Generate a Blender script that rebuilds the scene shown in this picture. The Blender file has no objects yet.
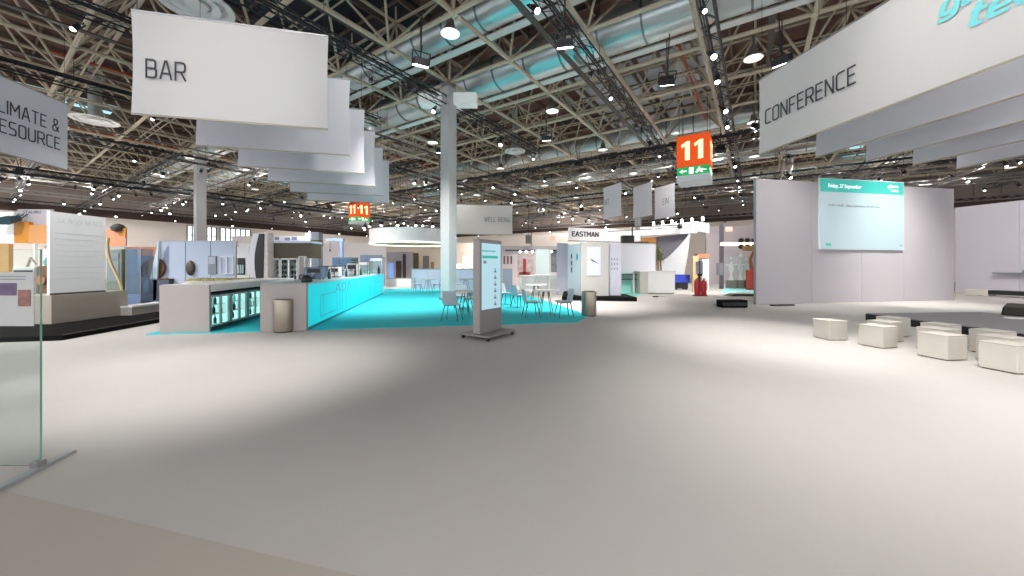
import bpy, math, random
from mathutils import Vector, Matrix
random.seed(11)
R = math.radians
SC = bpy.context.scene
COL = SC.collection

# ---------------------------------------------------------------- camera, world, exposure
F = 365.0                      # focal length in pixels of the 1024 px wide frame
EYE = 1.5
cam_data = bpy.data.cameras.new('camera')
cam = bpy.data.objects.new('camera', cam_data)
COL.objects.link(cam)
cam.location = (0, 0, EYE)
cam.rotation_euler = (R(90), 0, 0)
cam_data.sensor_width = 36.0
cam_data.lens = F / 1024 * 36
cam_data.shift_y = -22 / 1024
cam_data.clip_end = 500
SC.camera = cam
SC.view_settings.view_transform = 'Standard'
SC.view_settings.look = 'None'
SC.view_settings.gamma = 1
SC.view_settings.use_curve_mapping = False
SC.view_settings.exposure = 0.0

world = bpy.data.worlds.new('world')
SC.world = world
world.use_nodes = True
world.node_tree.nodes['Background'].inputs[0].default_value = (0.92, 0.95, 1.0, 1)
world.node_tree.nodes['Background'].inputs[1].default_value = 1.95

HB_POWER = 60                 # high bay lamps, W each
GLOW = 110                      # roof fill added below some truss spotlights, W each
SPOT_K = 0.58                   # scale of the truss floodlights


def spot_light(name, loc, target, power, angle, color=(1, .97, .93), blend=1.0, size=.3, parent=None):
    ld = bpy.data.lights.new(name, 'SPOT')
    ld.energy = power; ld.spot_size = R(angle); ld.spot_blend = blend
    ld.color = color; ld.shadow_soft_size = size
    o = bpy.data.objects.new(name, ld); COL.objects.link(o)
    o.location = loc
    d = Vector(target) - Vector(loc)
    o.rotation_euler = d.to_track_quat('-Z', 'Y').to_euler()
    return o


# floodlights on the trusses: floor pools and added fill (x, y, z of lamp, target, power, cone)
FLOODS = [
    ((-5.0, 3.0, 8.2), (-4.1, 5.2, 0), 5200, 40),
    ((-8.0, 4.0, 8.2), (-7.6, 6.4, 0), 4600, 46),
    ((3.2, 3.2, 8.2), (4.3, 4.2, 0), 3800, 58),
    ((1.5, .2, 8.2), (1.9, .8, 0), 2300, 64),
    ((5.5, 6.5, 8.2), (5.3, 7.8, 0), 5600, 48),
    ((5.6, 2.2, 8.2), (6.9, 3.6, 0), 3600, 54),
    ((-1.6, .4, 8.2), (-2.9, 1.2, 0), 700, 46),
    ((1.6, 11.0, 8.2), (2.4, 15.0, 0), 12500, 62),
    ((8.8, 11.9, 8.2), (12.4, 14.6, .0), 2600, 60),
    ((15.0, 11.5, 8.2), (16.5, 15.8, 0), 7000, 64),
    ((11.8, 17.5, 8.2), (10.5, 23.0, 0), 15000, 66),
    ((-3.0, 12.0, 8.2), (-4.6, 15.0, 0), 10500, 76),
    ((-12.0, 4.5, 8.2), (-11.5, 9.5, .5), 7000, 60),
    ((1.8, 19.0, 8.2), (3.0, 25.0, .5), 15000, 72),
    ((-12.0, 18.0, 8.2), (-11.5, 23.0, 1), 16000, 85),
    ((-25.0, 14.0, 8.2), (-27.0, 18.0, 1), 10000, 90),
    ((0.5, 30.5, 8.2), (-2.0, 37.0, 1), 18000, 80),
    ((12.0, 21.0, 8.2), (13.0, 28.5, 3), 15000, 75),
    # on the big banners
    ((-3.4, 1.0, 7.4), (-6.3, 8.2, 5.9), 2000, 40),
    ((3.4, 4.6, 8.6), (7.9, 6.4, 5.9), 1300, 56),
    ((-20.0, 9.5, 8.2), (-17.0, 13.0, 1), 11000, 80),
    ((-4.0, 20.5, 8.0), (-4.4, 24.5, 0.0), 8000, 62),
    ((19.0, 11.5, 8.2), (25.5, 17.0, 2), 7000, 80),  # added to brighten the right partition wall
    ((-9.0, 6.6, 8.2), (-11.3, 9.8, 1.4), 3600, 46),  # added to brighten the notice wall
    ((-20.0, 40.0, 8.0), (-24.0, 62.0, 4), 30000, 90),  # added to brighten the far walls
    ((8.0, 42.0, 8.0), (10.0, 55.0, 4), 26000, 90),  # likewise added for the back wall
    ((1.0, 5.6, 8.6), (-6.2, 13.8, 5.6), 3600, 44),  # added to lift the rear banners over the bar
    ((8.85, 6.4, 9.0), (9.00, 6.6, 0), 900, 110),  # this and the next three added to lift the rear right banners
    ((10.76, 6.4, 9.0), (10.91, 6.6, 0), 900, 110),
    ((12.67, 6.4, 9.0), (12.82, 6.6, 0), 900, 110),
    ((14.58, 6.4, 9.0), (14.73, 6.6, 0), 900, 110),
    ((5.6, 13.2, 8.2), (7.2, 19.4, .4), 4200, 58),  # added to brighten the low white counter
    ((4.5, 24.5, 8.4), (8.0, 31.5, 4.4), 5000, 50),
    ((-35.0, 26.0, 8.2), (-44.0, 36.0, 3), 20000, 90),
]

# ---------------------------------------------------------------- colours and materials
def lin(h):
    if isinstance(h, str):
        h = h.lstrip('#'); c = [int(h[i:i+2], 16) / 255 for i in (0, 2, 4)]
    else:
        c = [v / 255 for v in h]
    return tuple(v / 12.92 if v <= .04045 else ((v + .055) / 1.055) ** 2.4 for v in c) + (1,)


MATS = {}
def mat(name, col, rough=.6, metal=0, emit=0, noise=0, scale=8, bump=0, trans=0, ior=1.45, alpha=None, ecol=None):
    if name in MATS: return MATS[name]
    m = bpy.data.materials.new(name); m.use_nodes = True
    nt = m.node_tree; b = nt.nodes['Principled BSDF']
    c = lin(col)
    b.inputs['Base Color'].default_value = c
    b.inputs['Roughness'].default_value = rough
    b.inputs['Metallic'].default_value = metal
    if trans:
        b.inputs['Transmission Weight'].default_value = trans; b.inputs['IOR'].default_value = ior
    if emit:
        b.inputs['Emission Color'].default_value = lin(ecol) if ecol else c
        b.inputs['Emission Strength'].default_value = emit
    if noise or bump:
        tc = nt.nodes.new('ShaderNodeTexCoord'); n = nt.nodes.new('ShaderNodeTexNoise')
        n.inputs['Scale'].default_value = scale; n.inputs['Detail'].default_value = 5
        nt.links.new(tc.outputs['Object'], n.inputs['Vector'])
        if noise:
            r = nt.nodes.new('ShaderNodeMix'); r.data_type = 'RGBA'
            r.inputs['A'].default_value = tuple(v * (1 - noise) for v in c[:3]) + (1,)
            r.inputs['B'].default_value = tuple(min(1, v * (1 + noise)) for v in c[:3]) + (1,)
            nt.links.new(n.outputs['Fac'], r.inputs['Factor'])
            nt.links.new(r.outputs['Result'], b.inputs['Base Color'])
        if bump:
            bp = nt.nodes.new('ShaderNodeBump'); bp.inputs['Strength'].default_value = bump
            bp.inputs['Distance'].default_value = .01
            nt.links.new(n.outputs['Fac'], bp.inputs['Height']); nt.links.new(bp.outputs['Normal'], b.inputs['Normal'])
    MATS[name] = m
    return m


M_FLOOR = mat('floor_carpet', '#bfbbb7', .75, noise=.03, scale=3, bump=.05)
M_FLOOR2 = mat('floor_carpet_beige', '#b6aea4', .75, noise=.03, scale=3, bump=.05)
M_TEAL = mat('teal_carpet', '#26c4d0', .8, noise=.06, scale=30)
M_TAUPE = mat('taupe_laminate', '#aca5a1', .5, noise=.02, scale=4)
M_WHITE = mat('white_laminate', '#ecebea', .4)
M_LILAC = mat('lilac_board', '#cfcbd4', .6, noise=.015, scale=2)
M_WALLP = mat('presentation_wall_cloth', '#b9b4b8', .7, noise=.015, scale=2)
M_CREAM = mat('cream_wall', '#efe4dc', .8, noise=.03, scale=.4)
M_BROWN = mat('brown_upper_wall', '#4a3833', .8, noise=.1, scale=1)
M_TUBE = mat('cream_painted_steel', '#bdb09b', .5, noise=.08, scale=2)
M_TUBE2 = mat('thin_steel_purlin', '#6f6055', .5, noise=.1, scale=2)
M_BLACK = mat('black_metal', '#1c1c1f', .45)
M_TRUSS = mat('dark_truss_metal', '#3a3c42', .35, metal=.7)
M_ALU = mat('silver_truss_metal', '#a9a7a6', .3, metal=.8)
M_DUCT = mat('galvanised_duct', '#d5e0e2', .33, metal=.85, noise=.15, scale=.8)
M_DUCTB = mat('duct_band', '#7f8a8d', .4, metal=.8)
M_BANNER = mat('banner_fabric', '#e9e7e6', .85, noise=.01, scale=1)
M_BANNER2 = mat('banner_fabric_grey', '#e0e0e6', .85, noise=.01, scale=1)
def translucent(m, c):
    nt = m.node_tree; b = nt.nodes['Principled BSDF']; out = nt.nodes['Material Output']
    t = nt.nodes.new('ShaderNodeBsdfTranslucent'); t.inputs['Color'].default_value = lin(c)
    x = nt.nodes.new('ShaderNodeMixShader'); x.inputs[0].default_value = .42
    nt.links.new(b.outputs[0], x.inputs[1]); nt.links.new(t.outputs[0], x.inputs[2]); nt.links.new(x.outputs[0], out.inputs[0])
translucent(M_BANNER, '#f2f0ee'); translucent(M_BANNER2, '#e6e6ea')
M_INK = mat('dark_print', '#3b4046', .8)
M_TINK = mat('teal_print', '#7fdde2', .8)
M_GINK = mat('grey_print', '#8b8f94', .8)
M_STEEL = mat('brushed_steel', '#a79c8d', .32, metal=.75, noise=.08, scale=20)
M_STEELD = mat('dark_steel', '#55504b', .35, metal=.7)
M_KIOSK = mat('kiosk_grey', '#8d8887', .45)
M_KIOSKS = mat('kiosk_side', '#a59d99', .45)
M_CHAIR = mat('chair_shell_blue_grey', '#b4c0c8', .55)
M_LEG = mat('dark_leg', '#33383a', .5)
M_WLEG = mat('wood_leg', '#7a5b3d', .55, noise=.2, scale=20)
M_SEAT = mat('cream_leatherette', '#d6d0c6', .5, noise=.03, scale=5)
M_PIP = mat('cream_seam', '#b5ac9e', .6)
M_STAGE = mat('stage_carpet', '#8b878b', .85, noise=.08, scale=10)
M_STAGEB = mat('stage_black', '#1d1b20', .7)
M_PLINTH = mat('plinth_black', '#0f0e0e', .8, noise=.1, scale=5)
M_PLINTH.node_tree.nodes['Principled BSDF'].inputs['Specular IOR Level'].default_value = .1
ORD = ['first', 'second', 'third', 'fourth', 'fifth', 'sixth', 'seventh', 'eighth', 'ninth', 'tenth', 'eleventh', 'twelfth', 'thirteenth', 'fourteenth', 'fifteenth', 'sixteenth', 'seventeenth', 'eighteenth', 'nineteenth', 'twentieth', 'twenty-first', 'twenty-second', 'twenty-third', 'twenty-fourth']
M_LAMP = mat('lamp_glow', '#ffffff', .5, emit=9)
M_LAMPW = mat('warm_lamp_glow', '#ffe9b8', .5, emit=9)
M_DISC = mat('lamp_disc', '#f5f3ee', .5, emit=1.1)
M_LAMPH = mat('lamp_housing', '#8a8682', .5, metal=.3)
M_FRIDGE = mat('fridge_frame', '#4d5c60', .4, metal=.3)
M_FRIN = mat('fridge_interior', '#dff6f3', .5, emit=.75, ecol='#bff2ee')
M_SHELF = mat('wire_shelf', '#cfd8d8', .4, metal=.4)
M_GREENB = mat('green_bottle', '#3b8a49', .25)
M_DARKB = mat('dark_bottle', '#27413f', .25)
M_CLEARB = mat('pale_bottle', '#b6d7d8', .2)
M_CYANP = mat('cyan_backlit_panel', '#00b6c2', .5, emit=.62, ecol='#00d8e4')
M_ROSE = mat('rose_grey_print', '#6fc0cc', .6)
M_ORANGE = mat('orange_sign', '#d24a08', .5, emit=.55, ecol='#f25000')
M_YELLOW = mat('pale_yellow_digits', '#fff0bb', .5, emit=1.0)
M_GREEN = mat('exit_green', '#16a35a', .5, emit=.55, ecol='#12a558')
M_SIGNW = mat('sign_white', '#eef7ee', .5, emit=.8)
M_SIGNG = mat('sign_base_grey', '#c9cdd2', .5, emit=.12)
M_SCREEN = mat('pale_screen', '#8fa3a8', .3, emit=.42, ecol='#cfe3e8')
M_SCREENT = mat('screen_teal', '#23938a', .3, emit=.5, ecol='#30c4b8')
M_SCREENW = mat('screen_white', '#ffffff', .3, emit=.9)
M_SCREENG = mat('screen_grey_text', '#7f9093', .3, emit=.15)
M_SCREENC = mat('screen_cyan', '#90b0bb', .3, emit=.62, ecol='#bce4f0')
M_SCREENL = mat('screen_lilac', '#a3a5c4', .3, emit=.42, ecol='#d6d8f4')
M_RED = mat('red_enamel', '#b3262a', .35)
M_REDD = mat('dark_red', '#6d1518', .4)
M_GLASS = mat('clear_glass', '#f0fbf8', .02, trans=1, ior=1.12)
M_GEDGE = mat('glass_edge_green', '#86b3a6', .15)
M_FOOT = mat('foot_grey', '#a9aeb0', .5)
M_PAPER = mat('poster_paper', '#c9c9c6', .6)
M_ORG = mat('amber_board', '#b8780c', .6)
M_ORGL = mat('light_orange_board', '#bd8752', .6)
M_TAN = mat('tan_board', '#b08a55', .6)
M_NAVY = mat('navy_machine', '#23345f', .4)
M_BLUEM = mat('blue_grey_machine', '#5b6e8c', .4)
M_CRANE = mat('blue_crane', '#7286a8', .4)
M_PINK = mat('salmon_print', '#e08a68', .6, noise=.3, scale=4)
M_TERRA = mat('terracotta_panel', '#b87a5c', .6)
M_WOOD = mat('light_wood', '#b98a58', .5, noise=.15, scale=8)
M_WOODD = mat('brown_wood', '#74502f', .5, noise=.2, scale=8)
M_LBLUE = mat('pale_blue_board', '#b3bfd4', .55, noise=.02, scale=2)
M_OLIVE = mat('olive_moss', '#8d8a5c', .9, noise=.3, scale=12)
M_CABT = mat('dark_olive_fascia', '#4a4334', .6)
M_AQUA = mat('aqua_board', '#9fd8cf', .5)
M_LEAF = mat('leaf_green', '#7f8f38', .7, noise=.3, scale=10)
M_SAIL = mat('grey_sail', '#6d6b74', .7)
M_TULLE = mat('white_tulle', '#cfd1d4', .8, noise=.08, scale=6)
M_ROYAL = mat('royal_blue', '#2e3fa8', .5)
M_SKIN = mat('sand_beige', '#d8b489', .6)
M_DARKDECK = mat('dark_roof_panel', '#2c2a33', .8)
M_GREYDECK = mat('grey_roof_light_panel', '#b9bdc6', .6)
M_DAY = mat('daylight_glass', '#e8f6fb', .3, emit=1.6)
M_DAYT = mat('daylight_roof_glass', '#9fd6e0', .3, emit=1.3)
M_WARM = mat('warm_light_strip', '#fff0d0', .4, emit=1.6)
M_DRUM = mat('white_drum', '#e6e5e4', .6)
M_DRUMG = mat('drum_light_rim', '#f1ffe9', .5, emit=1.2)
M_SPRINK = mat('red_sprinkler_pipe', '#b4502f', .5)


def brick_deck():
    m = bpy.data.materials.new('brown_acoustic_deck'); m.use_nodes = True
    nt = m.node_tree; b = nt.nodes['Principled BSDF']; b.inputs['Roughness'].default_value = .8
    tc = nt.nodes.new('ShaderNodeTexCoord'); v = nt.nodes.new('ShaderNodeTexVoronoi')
    v.inputs['Scale'].default_value = 2.2; v.inputs['Randomness'].default_value = .15
    rp = nt.nodes.new('ShaderNodeValToRGB')
    rp.color_ramp.elements[0].position = .13; rp.color_ramp.elements[0].color = lin('#221919')
    rp.color_ramp.elements[1].position = .2; rp.color_ramp.elements[1].color = lin('#664a40')
    nt.links.new(tc.outputs['Object'], v.inputs['Vector']); nt.links.new(v.outputs['Distance'], rp.inputs['Fac'])
    nt.links.new(rp.outputs['Color'], b.inputs['Base Color'])
    return m
M_DECK = brick_deck()


# ---------------------------------------------------------------- mesh helpers
class MB:
    """collects boxes, tubes, lathes and prisms and links them as ONE mesh object"""
    def __init__(self): self.v = []; self.f = []; self.m = []; self.mi = 0; self.s = []
    def mat(self, i): self.mi = i; return self
    def _add(self, vs, fs, smooth=False):
        n = len(self.v); self.v += [tuple(p) for p in vs]
        for f in fs:
            self.f.append([n + i for i in f]); self.m.append(self.mi); self.s.append(smooth)
        return self
    def box(self, x0, x1, y0, y1, z0, z1, rot=0, c=None):
        vs = [(x, y, z) for z in (z0, z1) for x, y in ((x0, y0), (x1, y0), (x1, y1), (x0, y1))]
        if rot:
            cx, cy = c if c else ((x0 + x1) / 2, (y0 + y1) / 2)
            k, s = math.cos(rot), math.sin(rot)
            vs = [(cx + (x - cx) * k - (y - cy) * s, cy + (x - cx) * s + (y - cy) * k, z) for x, y, z in vs]
        return self._add(vs, [(0, 3, 2, 1), (4, 5, 6, 7), (0, 1, 5, 4), (1, 2, 6, 5), (2, 3, 7, 6), (3, 0, 4, 7)])
    def bbox(self, x0, x1, y0, y1, z0, z1, b=.02):
        """box with rounded (chamfered) edges all round"""
        rings = []
        def ring(i, z):
            a0, a1, b0, b1 = x0 + i, x1 - i, y0 + i, y1 - i
            c = b
            return [(a0 + c, b0, z), (a1 - c, b0, z), (a1, b0 + c, z), (a1, b1 - c, z), (a1 - c, b1, z), (a0 + c, b1, z), (a0, b1 - c, z), (a0, b0 + c, z)]
        rings = [ring(b * .9, z0), ring(.25 * b, z0 + .3 * b), ring(0, z0 + b), ring(0, z1 - b), ring(.25 * b, z1 - .3 * b), ring(b * .9, z1)]
        vs = [p for r in rings for p in r]; fs = []
        for k in range(5):
            for i in range(8):
                j = (i + 1) % 8; fs.append((k * 8 + i, k * 8 + j, k * 8 + 8 + j, k * 8 + 8 + i))
        fs.append(tuple(range(7, -1, -1))); fs.append(tuple(range(40, 48)))
        return self._add(vs, fs, False)
    def tube(self, p, q, r, n=6, r2=None, caps=True):
        p, q = Vector(p), Vector(q); d = (q - p)
        if d.length < 1e-6: return self
        d.normalize(); a = d.orthogonal().normalized(); b = d.cross(a); r2 = r if r2 is None else r2
        vs = []
        for c, rr in ((p, r), (q, r2)):
            for i in range(n):
                t = 2 * math.pi * i / n; vs.append(c + (a * math.cos(t) + b * math.sin(t)) * rr)
        fs = [(i, (i + 1) % n, n + (i + 1) % n, n + i) for i in range(n)]
        self._add(vs, fs, n > 5)
        if caps: 
            k = len(self.v) - 2 * n
            self.f += [[k + i for i in range(n - 1, -1, -1)], [k + n + i for i in range(n)]]
            self.m += [self.mi] * 2; self.s += [False] * 2
        return self
    def path(self, pts, r, n=6):
        for a, b in zip(pts, pts[1:]): self.tube(a, b, r, n)
        return self
    def lathe(self, prof, n=20, c=(0, 0), close=True, smooth=True, sx=1, sy=1):
        vs = [(c[0] + sx * r * math.cos(2 * math.pi * i / n), c[1] + sy * r * math.sin(2 * math.pi * i / n), z) for r, z in prof for i in range(n)]
        fs = []
        for k in range(len(prof) - 1):
            for i in range(n):
                j = (i + 1) % n; fs.append((k * n + i, k * n + j, k * n + n + j, k * n + n + i))
        if close:
            if prof[0][0] > 1e-4: fs.append(tuple(range(n - 1, -1, -1)))
            if prof[-1][0] > 1e-4: fs.append(tuple((len(prof) - 1) * n + i for i in range(n)))
        return self._add(vs, fs, smooth)
    def prism(self, pts, z0, z1):
        n = len(pts); vs = [(x, y, z0) for x, y in pts] + [(x, y, z1) for x, y in pts]
        fs = [(i, (i + 1) % n, n + (i + 1) % n, n + i) for i in range(n)] + [tuple(range(n - 1, -1, -1)), tuple(range(n, 2 * n))]
        return self._add(vs, fs)
    def vprism(self, pts, y0, y1):
        """outline in x,z extruded along y"""
        n = len(pts); vs = [(x, y0, z) for x, z in pts] + [(x, y1, z) for x, z in pts]
        fs = [(i, n + i, n + (i + 1) % n, (i + 1) % n) for i in range(n)] + [tuple(range(n)), tuple(range(2 * n - 1, n - 1, -1))]
        return self._add(vs, fs)
    def ball(self, c, r, n=8, sz=1, sx=1, sy=1):
        prof = [(max(1e-5, r * math.sin(math.pi * k / n)), c[2] - sz * r * math.cos(math.pi * k / n)) for k in range(n + 1)]
        return self.lathe(prof, n + 2, (c[0], c[1]), close=False, sx=sx, sy=sy)
    def grid(self, fn, nu, nv, th=0):
        """sheet fn(u,v)->point with thickness th along y"""
        P = [[Vector(fn(i / nu, j / nv)) for j in range(nv + 1)] for i in range(nu + 1)]
        off = Vector((0, th, 0)); vs = [p for r in P for p in r] + [p + off for r in P for p in r]
        N = (nu + 1) * (nv + 1); g = lambda i, j: i * (nv + 1) + j; fs = []
        for i in range(nu):
            for j in range(nv):
                a, b, c, d = g(i, j), g(i + 1, j), g(i + 1, j + 1), g(i, j + 1)
                fs.append((a, b, c, d)); fs.append((N + d, N + c, N + b, N + a))
        edge = [g(i, 0) for i in range(nu + 1)] + [g(nu, j) for j in range(1, nv + 1)] + [g(i, nv) for i in range(nu - 1, -1, -1)] + [g(0, j) for j in range(nv - 1, 0, -1)]
        for a, b in zip(edge, edge[1:] + edge[:1]): fs.append((a, N + a, N + b, b))
        return self._add(vs, fs, True)
    def build(self, name, mats, parent=None, loc=None, rotz=0):
        me = bpy.data.meshes.new(name); me.from_pydata(self.v, [], self.f)
        for m in (mats if isinstance(mats, (list, tuple)) else [mats]): me.materials.append(m)
        me.polygons.foreach_set('material_index', self.m); me.polygons.foreach_set('use_smooth', self.s)
        me.update()
        o = bpy.data.objects.new(name, me); COL.objects.link(o)
        if parent: o.parent = parent
        if loc: o.location = loc
        if rotz: o.rotation_euler = (0, 0, rotz)
        if any(self.s):
            try: me.set_sharp_from_angle(angle=R(40))
            except Exception: pass
        return o


def tag(o, label=None, cat=None, group=None, kind=None):
    if label: o['label'] = label
    if cat: o['category'] = cat
    if group: o['group'] = group
    if kind: o['kind'] = kind
    return o


def thing(name, label, cat, loc=(0, 0, 0), rotz=0, group=None):
    o = bpy.data.objects.new(name, None); COL.objects.link(o)
    o.location = loc; o.rotation_euler = (0, 0, rotz); o.empty_display_size = .1
    return tag(o, label, cat, group)


def dup(root, loc=None, rotz=None, label=None, group=None):
    def rec(o, parent):
        c = o.copy(); COL.objects.link(c)
        if parent: c.parent = parent
        for ch in kids.get(o, ()): rec(ch, c)
        return c
    kids = {}
    for o in list(root.children_recursive): kids.setdefault(o.parent, []).append(o)
    r = rec(root, None)
    if loc is not None: r.location = loc
    if rotz is not None: r.rotation_euler = (0, 0, rotz)
    if label: r['label'] = label
    if group: r['group'] = group
    return r


def text(s, parent, x, y, z, h, mat_, width=None, rotz=0, shear=0, offset=0, name='lettering', depth=.004, align='L', bold=0):
    """upright lettering: left baseline at (x, y, z), cap height h, reading along +x (turned by rotz)"""
    cu = bpy.data.curves.new('font', 'FONT'); cu.body = s; cu.size = 1; cu.extrude = 0; cu.offset = offset
    cu.resolution_u = 3; cu.shear = shear
    t = bpy.data.objects.new('font', cu); COL.objects.link(t)
    bpy.context.view_layer.update()
    dg = bpy.context.evaluated_depsgraph_get()
    me = bpy.data.meshes.new_from_object(t.evaluated_get(dg))
    bpy.data.objects.remove(t); bpy.data.curves.remove(cu)
    xs = [v.co.x for v in me.vertices]; ys = [v.co.y for v in me.vertices]
    x0, x1 = min(xs), max(xs)
    capb = 0.0; caph = .70 if any(ch.isupper() or ch.isdigit() for ch in s) else .70
    sy = h / caph; sx = (width / (x1 - x0)) if width else sy * .8
    w = (x1 - x0) * sx
    ox = x - (w / 2 if align == 'C' else (w if align == 'R' else 0))
    k, sn = math.cos(rotz), math.sin(rotz)
    for v in me.vertices:
        a = (v.co.x - x0) * sx + (ox - x); b = v.co.y * sy
        v.co = (x + a * k, y + a * sn, z + b)
    me.name = name; me.materials.clear(); me.materials.append(mat_)
    o = bpy.data.objects.new(name, me); COL.objects.link(o)
    if parent: o.parent = parent
    md = o.modifiers.new('thickness', 'SOLIDIFY'); md.thickness = depth; md.offset = 0
    return o


BR = R(11.0)                    # booth grid: local +x runs right, local +y runs away from the viewer
D1 = Vector((math.cos(BR), math.sin(BR), 0)); D2 = Vector((-math.sin(BR), math.cos(BR), 0))
RR = R(-33.65)                  # roof and hall grid
U1 = Vector((math.cos(RR), math.sin(RR), 0)); U2 = Vector((-math.sin(RR), math.cos(RR), 0))
def hall(s, t, z=0): return U1 * s + U2 * t + Vector((0, 0, z))
def gp(px, Y): return (px - 512) / F * Y           # lateral position of a ray at depth Y
def gz(py, Y): return EYE - (py - 266) / F * Y     # height of a ray at depth Y


# condensed sign lettering drawn with even strokes: glyph = width, strokes [(closed, [(x, y, corner radius)...])]
GL = {
 'A': (.56, [(0, [(0, 0, 0), (.24, 1, .0), (.32, 1, 0), (.56, 0, 0)]), (0, [(.09, .3, 0), (.47, .3, 0)])]),
 'B': (.50, [(1, [(0, 0, 0), (.5, 0, .2), (.5, .52, .16), (0, .52, 0)]), (0, [(0, .52, 0), (0, 1, 0), (.46, 1, .18), (.46, .52, .14), (.3, .52, 0)])]),
 'C': (.46, [(0, [(.46, 1, 0), (0, 1, .2), (0, 0, .2), (.46, 0, 0)])]),
 'E': (.42, [(0, [(.42, 1, 0), (0, 1, 0), (0, 0, 0), (.42, 0, 0)]), (0, [(0, .52, 0), (.36, .52, 0)])]),
 'F': (.42, [(0, [(.42, 1, 0), (0, 1, 0), (0, 0, 0)]), (0, [(0, .5, 0), (.36, .5, 0)])]),
 'G': (.50, [(0, [(.48, 1, 0), (0, 1, .2), (0, 0, .2), (.5, 0, 0), (.5, .48, 0), (.28, .48, 0)])]),
 'I': (.0, [(0, [(0, 0, 0), (0, 1, 0)])]),
 'L': (.40, [(0, [(0, 1, 0), (0, 0, 0), (.4, 0, 0)])]),
 'M': (.62, [(0, [(0, 0, 0), (0, 1, 0), (.31, .4, 0), (.62, 1, 0), (.62, 0, 0)])]),
 'N': (.50, [(0, [(0, 0, 0), (0, 1, 0), (.5, 0, 0), (.5, 1, 0)])]),
 'O': (.50, [(1, [(0, 0, .2), (.5, 0, .2), (.5, 1, .2), (0, 1, .2)])]),
 'R': (.50, [(0, [(0, 0, 0), (0, 1, 0), (.5, 1, .2), (.5, .46, .2), (0, .46, 0)]), (0, [(.28, .46, 0), (.52, 0, 0)])]),
 'S': (.46, [(0, [(.44, 1, 0), (0, 1, .2), (0, .54, .16), (.46, .48, .16), (.46, 0, .2), (0, 0, 0)])]),
 'T': (.48, [(0, [(0, 1, 0), (.48, 1, 0)]), (0, [(.24, 1, 0), (.24, 0, 0)])]),
 'U': (.50, [(0, [(0, 1, 0), (0, 0, .2), (.5, 0, .2), (.5, 1, 0)])]),
 'W': (.76, [(0, [(0, 1, 0), (.19, 0, 0), (.38, .85, 0), (.57, 0, 0), (.76, 1, 0)])]),
 '&': (.50, [(0, [(.5, 0, 0), (.1, .66, .1), (.1, 1, .15), (.4, 1, .15), (.4, .62, .15), (0, .42, .2), (0, 0, .2), (.36, 0, .15), (.5, .42, 0)])]),
 'g': (.46, [(1, [(0, 0, .18), (.46, 0, .18), (.46, .66, .18), (0, .66, .18)]), (0, [(.46, .66, 0), (.46, -.3, .15), (.04, -.3, 0)])]),
 'l': (.1, [(0, [(0, 1, 0), (0, 0, .1), (.12, 0, 0)])]),
 'a': (.44, [(0, [(.06, .66, 0), (.44, .66, .18), (.44, 0, 0), (0, 0, .15), (0, .36, .15), (.44, .36, 0)])]),
 's': (.40, [(0, [(.38, .66, 0), (0, .66, .14), (0, .36, .12), (.4, .3, .12), (.4, 0, .14), (0, 0, 0)])]),
 't': (.28, [(0, [(.08, 1, 0), (.08, 0, .14), (.3, 0, 0)]), (0, [(0, .66, 0), (.3, .66, 0)])]),
 'e': (.44, [(0, [(.42, 0, 0), (0, 0, .18), (0, .66, .18), (.44, .66, .18), (.44, .32, 0), (0, .32, 0)])]),
 'c': (.40, [(0, [(.4, .66, 0), (0, .66, .18), (0, 0, .18), (.4, 0, 0)])]),
 'D': (.50, [(1, [(0, 0, 0), (.5, 0, .25), (.5, 1, .25), (0, 1, 0)])]),
 'Y': (.52, [(0, [(0, 1, 0), (.26, .45, 0), (.52, 1, 0)]), (0, [(.26, .45, 0), (.26, 0, 0)])]),
}


def sign_text(s, parent, x, y, z, h, mat_, width=None, sw=.105, gap=.19, rotz=0, shear=0, name='lettering'):
    """even-stroke capitals of height h, left end at (x, y), baseline z, reading along +x turned by rotz"""
    adv = 0; segs = []
    for ch in s:
        if ch == ' ': adv += .38; continue
        w, strokes = GL[ch]
        for closed, pts in strokes:
            P = []
            n = len(pts)
            for i, (a, b_, r) in enumerate(pts):
                if r and (closed or 0 < i < n - 1):
                    p0 = Vector(pts[i - 1][:2]); p1_ = Vector((a, b_)); p2_ = Vector(pts[(i + 1) % n][:2])
                    d0 = (p0 - p1_); d2 = (p2_ - p1_); r0 = min(r, d0.length / 2); r2 = min(r, d2.length / 2)
                    s0 = p1_ + d0.normalized() * r0; s2 = p1_ + d2.normalized() * r2
                    for k in range(6):
                        t = k / 5; P.append(s0 * (1 - t) ** 2 + p1_ * 2 * t * (1 - t) + s2 * t * t)
                else: P.append(Vector((a, b_)))
            if closed: P.append(P[0])
            segs += [(p + Vector((adv, 0)), q + Vector((adv, 0))) for p, q in zip(P, P[1:])]
        adv += w + gap + sw * .3
    adv -= gap + sw * .3
    sc = h / (1 + sw); sx = (width / (adv + sw)) if width else sc
    m = MB(); k, sn = math.cos(rotz), math.sin(rotz)
    def T(u, v, d):
        a = (u + sw / 2) * sx + shear * (v * sc); b_ = (v + sw / 2) * sc
        return (x + a * k + d * sn, y + a * sn - d * k, z + b_)
    for i, (p, q) in enumerate(segs):
        d = q - p
        if d.length < 1e-6: continue
        d.normalize(); e = d * sw * .42 if d.length else d; nn = Vector((-d.y, d.x)) * sw / 2
        c = [p - e * .9 - nn, q + e * .9 - nn, q + e * .9 + nn, p - e * .9 + nn]
        dep = .002 + .0004 * (i % 4)
        m._add([T(v.x, v.y, 0) for v in c] + [T(v.x, v.y, dep) for v in c], [(3, 2, 1, 0), (4, 5, 6, 7), (0, 1, 5, 4), (1, 2, 6, 5), (2, 3, 7, 6), (3, 0, 4, 7)])
    return m.build(name, mat_, parent)

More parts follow.
